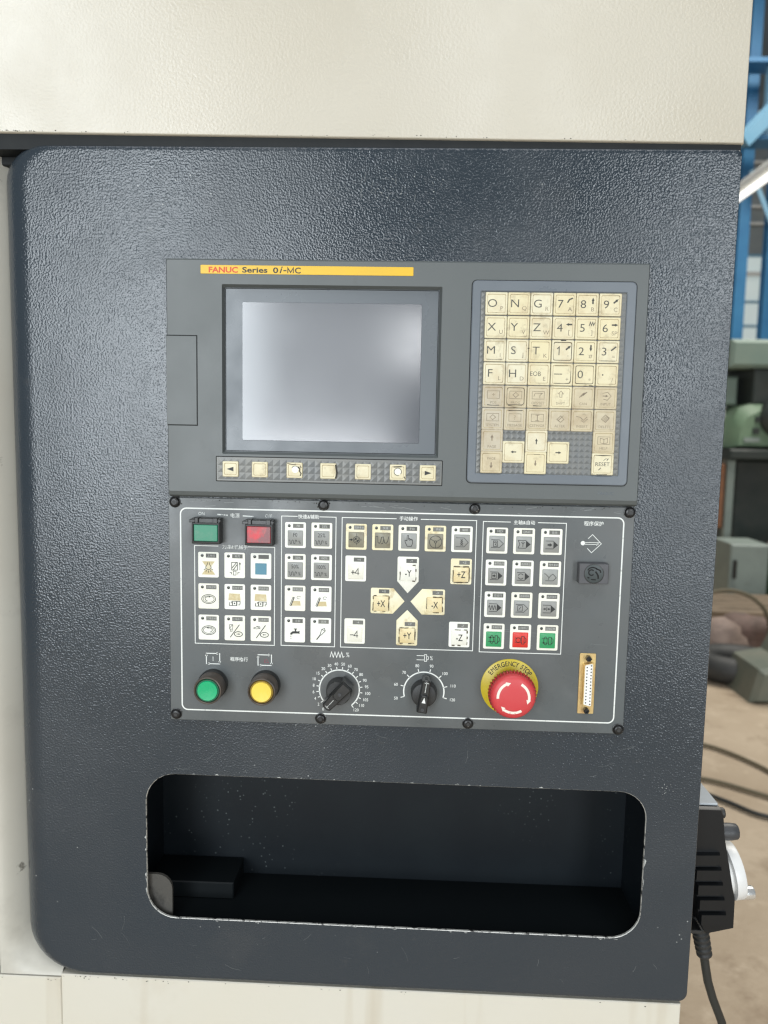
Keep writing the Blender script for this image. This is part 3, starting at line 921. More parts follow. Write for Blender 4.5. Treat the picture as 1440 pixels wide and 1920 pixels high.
# ================================================================== OPERATOR PANEL
op = thing('operator_panel', 'grey operator panel with membrane keys, two dials and a red mushroom button', 'operator panel', P3(0, -201.5, 0))
PD = 3.0
b = MB()
b.plate(-202.3, 200.4, -201.6, -0.9, 0.0, PD, 0.8, 0.4)
b.build('panel_plate', M['panel'], op, E0)
L1 = PD + 0.10
p = Print()
p.line(rr(-191.8, 191.6, -191.8, -10.1, 5.2, 6), 1.15, True)


def group_box(p, x0, x1, z0, z1, g0, g1, w=0.65):
    p.line([(g0, z1), (x0, z1), (x0, z0), (x1, z0), (x1, z1), (g1, z1)], w)


p.build('border_line', M['white_ink'], op, P3(0, 0, L1))
for a_ in ((-179.6, -108.9, -130.6, -42.9, -158.5, -132.5), (-102.9, -55.4, -130.3, -15.1, -89.0, -69.8), (-50.1, 66.1, -130.3, -15.2, -3.0, 18.0), (71.9, 142.9, -131.0, -15.8, 95.4, 118.6)):
    p = Print()
    group_box(p, *a_)
    p.build('group_line', M['white_ink'], op, P3(0, 0, L1))
TX = dict(weight=0.008, cjk=True)
for (body, h, x, z, worn) in (('快速&辅助', 3.7, -79.4, -15.2, 0), ('手动操作', 3.7, 7.5, -14.9, 0), ('主轴&自动', 3.7, 107.0, -15.9, 0), ('程序保护', 3.9, 166.1, -15.5, 0),
                              ('程序执行', 3.7, -140.4, -144.1, 0), ('刀库&机械手', 3.7, -143.9, -43.4, 1), ('电源', 3.9, -143.7, -15.6, 1)):
    Print().text(body, h, x, z, **TX).build('lettering', M['white_worn' if worn else 'white_ink'], op, P3(0, 0, L1))
Print().text('ON', 2.8, -173.3, -14.6, xs=0.9).build('lettering', M['white_worn'], op, P3(0, 0, L1))
Print().text('OFF', 2.8, -114.3, -15.4, xs=0.9).build('lettering', M['white_worn'], op, P3(0, 0, L1))
Print().line([(-159.4, -15.0), (-150.2, -15.6)], 1.1).build('heading_dash', M['white_worn'], op, P3(0, 0, L1))
Print().line([(-137.0, -15.8), (-127.5, -16.2)], 1.0).build('heading_dash', M['white_worn'], op, P3(0, 0, L1))
# program protect symbol
p = Print()
p.disc(157.7, -32.6, 1.9, 18)
p.line([(159.0, -31.9), (172.0, -31.9)], 0.45)
p.line([(159.0, -33.5), (171.0, -33.5)], 0.45)
p.poly([(171.4, -32.4), (169.4, -34.6), (168.8, -33.2)])
p.line([(162.0, -28.6), (165.6, -25.0), (173.4, -32.8), (165.3, -40.8), (161.6, -37.0)], 0.5)
p.build('protect_symbol', M['white_ink'], op, P3(0, 0, L1))
# cycle start and feed hold symbols
for cx in (-163.7, -117.4):
    p = Print()
    p.line([(cx - 6.0, -139.5), (cx + 6.0, -139.5), (cx + 6.0, -149.0), (cx - 6.0, -149.0)], 0.75, True)
    p.arrow(cx + 3.2, -139.5, 0, 2.6, 1.2)
    p.arrow(cx + 6.0, -146.6, 270, 2.6, 1.2)
    p.arrow(cx - 3.2, -149.0, 180, 2.6, 1.2)
    p.arrow(cx - 6.0, -142.0, 90, 2.6, 1.2)
    if cx < -150:
        p.line([(-163.7, -142.4), (-163.7, -146.4)], 0.5)
    p.build('cycle_symbol', M['white_ink'], op, P3(0, 0, L1))
p = Print()
# feed dial scale
c1 = (-50.6, -169.0)
p.arc(c1[0], c1[1], 17.8, 17.8, 231, -51, 1.1, 60)
lab = ['0', '2', '4', '6', '8', '10', '15', '20', '30', '40', '50', '60', '70', '80', '90', '95', '100', '105', '110', '120']
n1 = len(lab) - 1
for i, s_ in enumerate(lab):
    a = R(232 - 284 * i / n1)
    c, q = math.cos(a), math.sin(a)
    p.line([(c1[0] + 17.8 * c, c1[1] + 17.8 * q), (c1[0] + 20.6 * c, c1[1] + 20.6 * q)], 0.75)
    e = 23.2 + 1.2 * max(0, len(s_) - 1) * abs(c)
    p.text(s_, 2.7, c1[0] + e * c, c1[1] + (23.4 if len(s_) < 3 else 23.2) * q, xs=0.9, weight=0.004)
p.line([(-59.2, -139.8), (-58.0, -135.0), (-56.4, -139.8), (-55.0, -135.0), (-53.4, -139.8), (-52.0, -135.0), (-50.4, -139.8), (-49.0, -135.0), (-47.8, -139.6), (-46.6, -138.6)], 0.6)
p.text('%', 4.2, -43.6, -137.2, xs=0.75)
p.build('dial_scale', M['white_ink'], op, P3(0, 0, L1))
p = Print()
# spindle dial scale
c2 = (24.3, -168.6)
p.arc(c2[0], c2[1], 17.8, 17.8, 196, -16, 1.1, 48)
lab2 = ['50', '60', '70', '80', '90', '100', '110', '120']
for i, s_ in enumerate(lab2):
    a = R(196 - 212 * i / 7)
    c, q = math.cos(a), math.sin(a)
    p.line([(c2[0] + 17.8 * c, c2[1] + 17.8 * q), (c2[0] + 21.2 * c, c2[1] + 21.2 * q)], 0.75)
    e = 23.4 + (1.1 * len(s_)) * abs(c)
    p.text(s_, 2.7, c2[0] + e * c, c2[1] + 24.2 * q, xs=0.9, weight=0.004)
p.line([(17.3, -136.0), (24.2, -136.0)], 0.5)
p.line([(17.3, -139.8), (24.2, -139.8)], 0.5)
p.line([(24.2, -135.0), (26.0, -135.0), (26.0, -141.0), (24.2, -141.0)], 0.5, True)
p.line([(26.0, -136.0), (27.6, -136.9), (27.6, -139.1), (26.0, -140.0)], 0.45)
p.text('%', 3.6, 30.2, -138.0, xs=0.75)
p.build('dial_scale', M['white_ink'], op, P3(0, 0, L1))
p = Print()
p.text('△', 3.4, -115.9, -144.8)
p.poly([(-118.0, -143.2), (-117.6, -143.2), (-117.6, -146.2), (-118.0, -146.2)])
p.build('hold_symbol', mat('faded_red_ink', (0.24, 0.07, 0.09), 0.6), op, P3(0, 0, L1))
# scratches and grime on the membrane
p = Print()
for k in range(9):
    x, z = random.uniform(60, 190), random.uniform(-130, -105)
    l_ = random.uniform(4, 16)
    p.line([(x, z), (x + l_, z - l_ * random.uniform(0.02, 0.14))], 0.12)
for k in range(40):
    x, z = random.uniform(-185, 190), random.uniform(-9, -2)
    l_ = random.uniform(2, 11)
    p.line([(x, z), (x + l_, z + l_ * random.uniform(-0.2, 0.3))], random.uniform(0.08, 0.3))
for k in range(30):
    x, z = random.uniform(-190, 190), random.uniform(-190, -10)
    p.disc(x, z, random.uniform(0.12, 0.32), 6)
o = p.build('scratch', mat('scratched_membrane', (0.26, 0.275, 0.27), 0.5), op, P3(0, 0, PD + 0.05))
o['kind'] = 'stuff'
p = Print()
for (x, z) in ((-196.5, -4.8), (-66.3, -4.7), (64.0, -4.8), (195.9, -5.0), (-197.0, -195.9), (-67.0, -196.0), (64.0, -196.2), (195.8, -197.2)):
    for k in range(7):
        a = random.uniform(0, 6.28)
        r_ = random.uniform(4.0, 6.6)
        p.disc(min(max(x + r_ * math.cos(a), -200), 198), min(max(z + r_ * math.sin(a) * 0.8, -199), -2), random.uniform(0.2, 0.7), 7)
for k in range(60):
    x = random.uniform(-180, 190)
    p.disc(x, -1.6 - abs(random.gauss(0, 1.4)), random.uniform(0.15, 0.5), 6)
o = p.build('grime_spot', M['grime'], op, P3(0, 0, PD + 0.07))
o['kind'] = 'stuff'

# ---- membrane keys
PW, PH = 18.2, 22.6
pad_me = {}
for kname in ('pad', 'pad_old'):
    pad_me[kname] = MB().plate(-PW / 2, PW / 2, -PH / 2, PH / 2, 0, 0.30, 1.3, 0.12).mesh('membrane_key', M[kname])
cap_me = {}


def cap_mesh(m):
    if m not in cap_me:
        q = lambda k, r: rr(-6.8 + k, 6.8 - k, -6.8 + k, 6.8 - k, r, 2)
        cap_me[m] = MB().loft([(q(0, 0.7), 0.0), (q(0.15, 0.6), 0.45), (q(0.7, 0.5), 0.85)]).mesh('key_cap', M[m])
    return cap_me[m]


led_me = MB().lathe([(1.35, 0), (1.35, 0.12), (1.0, 0.25)], 14).mesh('indicator', M['led'])
tag_me = MB().box(-4.6, 4.6, -1.8, 1.8, 0, 0.07).mesh('caption_plate', M['tag'])
PZ = PD + 0.04


def mkey(x, z, cap='cap_white', cap_at=(0, -2.6), caption=None, tag_at=(2.4, 8.1), led=True, icon=None, pad='pad', mesh=None, label=None, wash=None):
    k = link(bpy.data.objects.new('membrane_key', mesh or pad_me[pad]), op, P3(x, z, PZ))
    dd = PZ + 0.30
    if label:
        k['label'] = label
    if led:
        link(bpy.data.objects.new('indicator', led_me), k, P3(x - 5.5, z + 8.1, dd + 0.02))
    link(bpy.data.objects.new('caption_plate', tag_me), k, P3(x + tag_at[0], z + tag_at[1], dd + 0.02))
    if caption:
        cj = any(ord(c) > 255 for c in caption)
        q = Print()
        vs, _ = glyphs(caption, 0.0)
        h = 2.2 if cj else 2.0
        wdt = (max(v[0] for v in vs) - min(v[0] for v in vs)) * h / (0.92 if cj else 0.70)
        q.text(caption, h, 0, 0, xs=min(1.0, 8.0 / wdt), cjk=cj)
        q.build('lettering', M['tag_ink'], k, P3(x + tag_at[0], z + tag_at[1], dd + 0.14))
    if cap:
        link(bpy.data.objects.new('key_cap', cap_mesh(cap)), k, P3(x + cap_at[0], z + cap_at[1], dd + 0.01))
    fd = dd + (0.95 if cap else 0.08)
    if wash:
        wash(Print()).build('worn_print', M['tan'], k, P3(x + cap_at[0], z + cap_at[1], fd))
    if icon:
        q = Print()
        icon(q)
        q.build('icon', M['black_ink'], k, P3(x + cap_at[0], z + cap_at[1], fd + 0.08))
    return k


# icons, drawn in mm about the middle of the cap
def i_lamp(p):
    p.line([(-0.9, 4.6), (-1.0, 3.0), (-2.4, 0.6), (-2.2, -0.9), (0, -1.9), (2.2, -0.9), (2.4, 0.6), (1.0, 3.0), (0.9, 4.6)], 0.5)
    for a in (-150, -120, -90, -60, -30):
        c, q = math.cos(R(a)), math.sin(R(a))
        p.line([(2.9 * c * 1.1, 0.3 + 2.9 * q), (4.8 * c, 0.3 + 4.8 * q)], 0.5)


def w_lamp(p):
    return p.poly([(-5.6, 5.6), (5.6, 5.6), (1.6, 0), (-1.6, 0)]).poly([(-1.6, 0), (1.6, 0), (6.0, -6.2), (-6.0, -6.2)])


def i_tool(p):
    p.line([(-2.6, -1.6), (-2.6, 5.2), (2.4, 5.2), (2.4, -1.6)], 0.55, True)
    p.line([(-2.4, 0.2), (1.6, 5.0)], 0.6)
    p.line([(-1.2, -1.4), (2.3, 3.4)], 0.6)
    p.line([(-1.2, -2.6), (-1.2, -6.0), (1.2, -6.0), (1.2, -2.6)], 0.45, True)
    p.line([(4.6, -1.6), (4.6, 4.0)], 0.45).arrow(4.6, 3.6, 90, 2.0, 1.0)
    p.line([(-4.4, -3.8), (-2.8, -3.8), (-2.8, -5.4)], 0.45)
    p.line([(4.4, -3.8), (2.8, -3.8), (2.8, -5.4)], 0.45)


def i_mag(sw):
    def f(p):
        p.arc(0, 0, 6.2, 4.0, 0, 360, 0.55, 26)
        p.arc(0, 0, 4.9, 2.9, 0, 360, 0.4, 26)
        if sw > 0:
            p.arc(0, 0.2, 3.2, 1.9, 90, 250, 0.5, 12).arrow(0.2, 2.0, 5, 1.8, 0.8)
        else:
            p.arc(0, 0.2, 3.2, 1.9, -70, 90, 0.45, 12).arrow(-0.2, 2.1, 175, 1.8, 0.8)
    return f


def i_joc(p):
    z = -3.2
    p.line([(-4.8, z), (-4.8, z - 2), (-2.2, z - 2), (-2.2, z + 1.2), (-3.2, z + 1.2), (-3.2, z)], 0.5)
    p.line([(-4.8, z + 0.8), (-4.8, z - 2.0)], 0.5)
    p.line([(-2.0, z - 2.0), (1.6, z - 2.0), (1.6, z + 1.8), (-2.0, z + 1.8)], 0.5, True)
    p.disc(-0.2, z, 0.7, 8)
    p.line([(2.0, z - 2), (2.0, z + 1.8), (4.8, z + 1.8), (4.8, z - 0.6), (3.8, z - 0.6), (3.8, z - 2)], 0.5)


def w_joc(k):
    def f(p):
        p.poly([(-5.2, 5.6), (4.6, 5.4), (5.2, -0.8), (-5.6, -0.6)])
        return p
    return f


def i_slash(hor):
    def f(p):
        if hor:
            p.line([(-6.2, 3.6), (-4.6, 3.6), (-3.6, 4.6), (-1.0, 4.4), (-0.6, 3.0), (-3.6, 2.4), (-6.2, 2.6)], 0.4, True)
            p.line([(-3.4, 4.4), (-1.0, 3.0)], 0.4)
        else:
            p.line([(-4.6, 1.6), (-4.6, 5.6), (-1.8, 5.6), (-1.8, 1.6)], 0.4, True)
            p.line([(-4.4, 2.6), (-2.2, 5.4)], 0.4)
            p.line([(-4.0, 1.4), (-4.0, -0.4), (-2.4, -0.4), (-2.4, 1.4)], 0.4)
        p.line([(-4.0, -5.8), (4.2, 5.8)], 0.65)
        p.arc(3.2, -2.8, 3.6, 2.2, 0, 360, 0.6, 20)
        icon_arrow(p, 3.2, -2.8, 180 if hor else 0, 3.4, 0.5, 0.7)
    return f


def i_pct(s_):
    def f(p):
        p.text(s_, 3.5, 0, 3.0, xs=0.8)
        pts = [(-5.8, -2.0), (-5.0, -1.7), (-4.6, -2.2), (-4.5, -4.4), (-3.9, -5.0), (-3.2, -4.5), (-3.0, -2.2), (-2.4, -1.6), (-1.7, -2.2), (-1.5, -4.4), (-0.9, -5.0), (-0.2, -4.5), (0.0, -2.2), (0.6, -1.6), (1.3, -2.2), (1.4, -3.4)]
        p.line(pts, 0.42)
        p.text('%', 2.8, 3.8, -3.4, xs=0.75)
    return f


def i_chip(sw):
    def f(p):
        for k in (0, 1.0):
            p.line([(-4.6 + k, -3.6), (-1.8 + k, 3.8)], 0.45)
        p.line([(-4.6, -3.6), (-3.4, -4.2), (-0.6, 3.2), (-1.8, 3.8)], 0.4)
        p.arc(3.4, 3.4, 1.7, 1.2, 20, 300, 0.3, 10)
    return f


def w_chip(p):
    return p.poly([(-2.0, 0.2), (4.4, 0.4), (5.0, -3.8), (-3.4, -4.0)])


def i_tap(p):
    p.poly([(-4.0, -0.4), (-2.2, 1.2), (0.0, 1.4), (0.0, 3.0), (1.2, 3.0), (1.2, 1.4), (3.0, 1.2), (3.6, 1.8), (4.2, 1.8), (4.2, -1.0), (3.0, -0.6), (-1.8, -0.8), (-2.4, -1.8), (-4.0, -1.8)])
    p.line([(-0.8, 3.4), (2.0, 3.4)], 0.8)
    p.line([(-3.4, -2.6), (-3.4, -4.0)], 0.5)
    p.line([(-3.4, -4.8), (-3.4, -5.6)], 0.5)


def i_brush(p):
    p.line([(-3.6, -5.6), (-0.4, -1.4)], 0.9)
    p.line([(-0.8, -1.8), (0.8, 3.6), (3.2, 4.6), (4.0, 2.4), (0.6, -1.2)], 0.5, True)
    p.line([(0.8, 3.6), (3.8, 2.4)], 0.4)


def i_ref(p):
    p.arc(0.4, 0, 2.9, 2.9, 0, 360, 0.45, 20)
    p.poly([(0.4, 0), (0.4, 1.9), (-0.9, 1.4), (-1.5, 0)])
    p.poly([(0.4, 0), (0.4, -1.9), (1.7, -1.4), (2.3, 0)])
    p.arc(0.4, 0, 1.9, 1.9, 0, 360, 0.3, 16)
    p.line([(0.4, 5.6), (0.4, 3.0)], 0.35).line([(0.4, -3.0), (0.4, -4.6)], 0.35).line([(3.4, 0), (5.2, 0)], 0.35)
    p.line([(-6.0, 0), (-4.0, 0)], 0.9).arrow(-4.6, 0, 0, 1.9, 1.2)


def i_rapid(p):
    pts = [(-5.8, -4.8), (-5.8, 3.6), (-4.2, 3.6), (-4.0, -1.8)]
    p.line(pts, 0.45)
    p.line([(-4.0, -1.8), (-2.8, -2.6), (-1.6, -1.2), (-1.0, 2.8), (0.6, 3.2), (1.2, 0.8), (1.8, -2.0), (3.2, -2.4), (4.4, -1.0), (5.4, 3.6)], 0.5)
    p.line([(-1.4, -2.4), (0.2, -2.8), (1.0, 1.2)], 0.4)


def i_hand(p):
    p.line([(-1.6, 0.2), (-1.6, 4.6), (-0.5, 5.0), (-0.3, 1.6), (0.5, 2.4), (1.2, 1.4), (1.8, 2.0), (2.5, 1.0), (3.2, 1.2), (3.2, -2.0), (2.2, -4.6), (-1.4, -4.6), (-3.2, -1.0), (-3.4, 0.6), (-2.6, 0.8)], 0.5, True)
    p.line([(0.5, 1.6), (0.5, 0.2)], 0.35).line([(1.8, 1.4), (1.8, 0.0)], 0.35)


def i_wheel(p):
    p.arc(0.2, -0.2, 5.3, 5.3, 0, 360, 0.45, 26)
    p.arc(0.2, -0.2, 1.0, 1.0, 0, 360, 0.45, 12)
    for a in (150, 30, 270):
        c, q = math.cos(R(a)), math.sin(R(a))
        p.line([(0.2 + c, -0.2 + q), (0.2 + 5.3 * c, -0.2 + 5.3 * q)], 0.4)


def pent(p, x0=-5.2, x1=1.8, x2=5.4, h=3.9, open_=True, w=0.42):
    p.line([(x0, h), (x1, h), (x2, 0), (x1, -h), (x0, -h)], w)


def solid_tip(p, h=3.4):
    p.line([(-5.2, h), (1.6, h)], 0.45)
    p.line([(-5.2, -h), (1.6, -h)], 0.45)
    p.poly([(1.6, h), (5.6, 0), (1.6, -h)])


def i_edit(p):
    pent(p)
    p.line([(-1.2, 2.8), (0.6, 0.8), (-1.2, -1.0), (0.8, -2.8)], 0.45)
    p.line([(0.8, 2.8), (-1.0, 0.8), (0.8, -1.0), (-1.2, -2.8)], 0.45)


def i_mdi(p):
    pent(p, h=3.4)
    p.line([(-3.2, -2.4), (0.4, -2.4), (0.4, 2.4), (-3.2, 2.4)], 0.45, True)
    p.line([(-2.6, 0.6), (-1.6, 1.6), (-0.6, 0.8), (-1.6, -0.8), (-0.4, -1.4)], 0.5)


def i_dnc(p):
    solid_tip(p)
    p.line([(-5.2, 3.4), (-3.6, 0), (-5.2, -3.4)], 0.45)
    p.line([(-1.0, -2.2), (-1.0, 0.2), (0.6, 1.8)], 0.5).line([(-1.0, 0.2), (-2.4, 1.8)], 0.5).disc(-1.0, 2.0, 0.5, 8)


def i_auto(p):
    solid_tip(p)
    p.poly([(-3.4, 0.7), (-1.6, 0.7), (-1.6, 1.7), (0.6, 0), (-1.6, -1.7), (-1.6, -0.7), (-3.4, -0.7)])


def i_single(p):
    solid_tip(p)
    p.line([(-3.6, -2.4), (0.2, -2.4), (0.2, 2.4), (-3.6, 2.4)], 0.5, True)
    p.poly([(-3.0, 0.6), (-1.8, 0.6), (-1.8, 1.5), (-0.3, 0), (-1.8, -1.5), (-1.8, -0.6), (-3.0, -0.6)])


def i_stop(p):
    solid_tip(p)
    p.arc(-1.8, 0, 2.3, 2.3, 30, 160, 0.55, 10).arc(-1.8, 0, 2.3, 2.3, 200, 330, 0.55, 10)


def i_restart(p):
    p.line([(-5.4, 2.8), (-4.2, 2.8), (-1.0, -0.4), (0.6, 1.6), (2.2, 2.8), (5.2, -0.4), (2.4, -3.2), (-4.2, -3.2)], 0.42)
    p.line([(-1.0, -0.4), (-1.4, -2.2)], 0.42)


def i_dry(p):
    solid_tip(p)
    p.line([(-5.6 + 0.24 * k, 1.9 * math.sin(k * 0.62)) for k in range(29)], 0.5)


def i_skip(p):
    pent(p, h=3.4)
    p.line([(-3.4, -2.4), (0.6, -2.4), (0.6, 2.4), (-3.4, 2.4)], 0.42, True)
    p.line([(-2.4, -1.2), (-0.6, 1.4)], 0.5)


def i_lock(p):
    solid_tip(p)
    p.line([(-1.8, -1.8), (-1.8, 1.8)], 0.45)
    p.poly([(-4.8, 0.4), (-3.8, 0.4), (-3.8, 1.1), (-2.3, 0), (-3.8, -1.1), (-3.8, -0.4), (-4.8, -0.4)])
    p.poly([(1.2, 0.4), (0.2, 0.4), (0.2, 1.1), (-1.3, 0), (0.2, -1.1), (0.2, -0.4), (1.2, -0.4)])


def i_spin(k):
    def f(p):
        p.line([(-5.0, 1.9), (0.8, 1.9)], 0.42).line([(-5.0, -1.9), (0.8, -1.9)], 0.42)
        p.line([(1.0, -3.4), (3.2, -3.4), (3.2, 3.4), (1.0, 3.4)], 0.5, True)
        p.line([(3.2, 2.6), (4.8, 1.4), (4.8, -1.4), (3.2, -2.6)], 0.5)
        if k:
            p.arc(-1.8, 0, 1.5, 3.6, 0, 360, 0.5, 18).arrow(-3.3, 1.2 * k, 90 * k, 1.5, 0.8)
        else:
            p.arc(-1.9, 0, 2.1, 2.1, 0, 360, 0.5, 16)
    return f


def txt(s_):
    if '4' in s_:
        def f(p):
            p.line([(2.2, -2.9), (2.2, 2.9), (-0.5, -1.3), (3.2, -1.3)], 0.6)
            p.line([(-3.9, -0.6), (-0.8, -0.6)], 0.72)
            if s_[0] == '+':
                p.line([(-2.3, 1.2), (-2.3, -0.22)], 0.8).line([(-2.3, -0.98), (-2.3, -2.4)], 0.8)
        return f
    return lambda p: p.text(s_, 5.9, 0.2, 0, w=7.0 if s_[0] == '+' else 5.7, weight=0.006)


LX, LZ = [-167.3, -144.1, -120.9], [-59.6, -87.7, -115.8]
mkey(LX[0], LZ[0], None, caption='工作灯', icon=i_lamp, wash=w_lamp)
mkey(LX[1], LZ[0], None, caption='松刀', icon=i_tool)
k = mkey(LX[2], LZ[0], None, caption=None)
k['label'] = 'white key with a blank caption and a blue square'
MB().plate(-5.0, 5.0, -5.0, 5.0, 0, 0.3, 0.3, 0.1).build('key_cap', M['cap_blue'], k, P3(LX[2], LZ[0] - 2.6, PZ + 0.32))
mkey(LX[0], LZ[1], None, caption='刀库正转', icon=i_mag(1))
mkey(LX[1], LZ[1], None, caption='机械手进', icon=i_joc, wash=w_joc(0))
mkey(LX[2], LZ[1], None, caption='机械手退', icon=i_joc, wash=w_joc(1))
mkey(LX[0], LZ[2], None, caption='刀库反转', icon=i_mag(-1))
mkey(LX[1], LZ[2], None, caption='主轴装刀', icon=i_slash(False))
mkey(LX[2], LZ[2], None, caption='刀库装刀', icon=i_slash(True))
QX, QZ = [-90.7, -67.7], [-31.5, -59.5, -87.6, -115.9]
mkey(QX[0], QZ[0], 'cap_grey', caption='F0', icon=i_pct('F0'))
mkey(QX[1], QZ[0], 'cap_grey', caption='25%', icon=i_pct('25%'))
mkey(QX[0], QZ[1], 'cap_grey', caption='50%', icon=i_pct('50%'))
mkey(QX[1], QZ[1], 'cap_grey', caption='100%', icon=i_pct('100%'))
mkey(QX[0], QZ[2], None, caption='排屑正转', icon=i_chip(1), wash=w_chip)
mkey(QX[1], QZ[2], None, caption='排屑反转', icon=i_chip(-1), wash=w_chip)
mkey(QX[0], QZ[3], None, caption='冷却', icon=i_tap)
mkey(QX[1], QZ[3], None, caption='润滑', icon=i_brush)
JX, JZ = [-37.6, -14.7, 8.1, 31.0, 53.9], -31.7
mkey(JX[0], JZ, 'cap_dirty', caption='回参考点', icon=i_ref, pad='pad_old')
mkey(JX[1], JZ, 'cap_dirty', caption='快速', icon=i_rapid, pad='pad_old')
mkey(JX[2], JZ, 'cap_grey', caption='手动', icon=i_hand)
mkey(JX[3], JZ, 'cap_dirty', caption='手轮', icon=i_wheel, pad='pad_old')
mkey(JX[4], JZ, 'cap_grey', caption='编辑', icon=i_edit)
NL = dict(led=False)


def grime_frame(k, x, z, amt):
    q = Print()
    for (ax, az, bx, bz) in ((-6.6, 6.9, 6.6, 7.0), (-6.9, -6.4, -6.8, 6.4), (6.9, -6.2, 6.9, 6.4), (-6.4, -6.9, 6.4, -6.9)):
        n_ = 5
        prev = None
        for i in range(n_ + 1):
            u = i / n_
            cur = (ax + (bx - ax) * u + random.uniform(-0.2, 0.2), az + (bz - az) * u + random.uniform(-0.2, 0.2))
            if prev and random.random() < amt:
                q.line([prev, cur], random.uniform(0.35, 1.15))
            prev = cur
    if q.f:
        q.build('grime_edge', mat('brown_edge_grime', (0.10, 0.075, 0.035), 0.6) if 'bg' not in M else M['bg'], k, P3(x, z, PZ + 0.30 + 0.98))


M['bg'] = mat('brown_edge_grime', (0.07, 0.05, 0.022), 0.6)
k = mkey(-37.7, -59.7, 'cap_white', caption='+4', tag_at=(2.8, 7.9), icon=txt('+4'), **NL)
k = mkey(54.0, -60.0, 'cap_old', caption='+Z', tag_at=(2.8, 7.9), icon=txt('+Z'), pad='pad_old', label='yellowed +Z axis key', **NL)
grime_frame(k, 54.0, -62.6, 0.9)
k = mkey(-37.8, -115.5, 'cap_white', caption='-4', tag_at=(2.8, 7.9), icon=txt('-4'), **NL)
k = mkey(54.0, -116.0, 'cap_white', caption='-Z', tag_at=(2.8, 7.9), icon=txt('-Z'), **NL)
grime_frame(k, 54.0, -118.6, 0.25)


def arrow_pad(pts, m):
    c = (sum(p_[0] for p_ in pts) / len(pts), sum(p_[1] for p_ in pts) / len(pts))
    ins_ = [(x + (c[0] - x) * 0.015, z + (c[1] - z) * 0.015) for x, z in pts]
    return MB().loft([(pts, 0), (pts, 0.18), (ins_, 0.30)]).mesh('membrane_key', M[m])


hw = 9.3
yneg = arrow_pad([(-hw, 0), (0, -10.6), (hw, 0), (hw, 20.6), (hw - 1, 21.6), (-hw + 1, 21.6), (-hw, 20.6)], 'pad')
k = mkey(8.0, -69.8, 'cap_white', cap_at=(0, 7.3), caption='-Y', tag_at=(2.9, 18.0), icon=txt('-Y'), mesh=yneg, label='-Y axis key pointing down', **NL)
grime_frame(k, 8.0, -62.5, 0.3)
ypos = arrow_pad([(-hw, -21.4), (-hw + 1, -22.4), (hw - 1, -22.4), (hw, -21.4), (hw, 0), (0, 9.4), (-hw, 0)], 'pad_old')
k = mkey(8.1, -104.7, 'cap_old', cap_at=(0.2, -13.4), caption='+Y', tag_at=(2.6, -3.2), icon=txt('+Y'), mesh=ypos, label='yellowed +Y axis key pointing up', **NL)
grime_frame(k, 8.3, -118.1, 0.7)
xpos = arrow_pad([(-18.3, -11.3), (-0.6, -11.4), (0.4, -11.3), (10.4, 0), (0.4, 11.4), (-18.3, 11.4), (-19.2, 10.5), (-19.2, -10.4)], 'pad_old')
k = mkey(-4.9, -87.7, 'cap_old', cap_at=(-10.2, -2.4), caption='+X', tag_at=(-7.6, 8.4), icon=txt('+X'), mesh=xpos, label='+X axis key pointing right', **NL)
grime_frame(k, -15.1, -90.1, 0.75)
xneg = arrow_pad([(19.0, -11.3), (19.9, -10.4), (19.9, 10.5), (19.0, 11.4), (0.0, 11.4), (-10.0, 0), (0.0, -11.3)], 'pad_old')
k = mkey(20.7, -87.7, 'cap_old', cap_at=(11.0, -2.4), caption='-X', tag_at=(13.6, 8.2), icon=txt('-X'), mesh=xneg, label='yellowed -X axis key pointing left', **NL)
grime_frame(k, 31.7, -90.1, 0.8)
AX, AZ = [84.2, 107.3, 130.8], [-32.1, -60.2, -88.3, -116.6]
auto = [[('MDI', i_mdi), ('DNC', i_dnc), ('自动', i_auto)],
        [('单节执行', i_single), ('选择停止', i_stop), ('程序重启', i_restart)],
        [('空运行', i_dry), ('选择跳段', i_skip), ('机床锁住', i_lock)]]
for r_, row in enumerate(auto):
    for c_, (cp, ic) in enumerate(row):
        mkey(AX[c_], AZ[r_], 'cap_grey', caption=cp, icon=ic)
mkey(AX[0], AZ[3], 'cap_green', caption='主轴反转', icon=i_spin(1))
mkey(AX[1], AZ[3], 'cap_red', caption='主轴停止', icon=i_spin(0), label='key with a red cap between two green ones')
mkey(AX[2], AZ[3], 'cap_green', caption='主轴正转', icon=i_spin(-1))

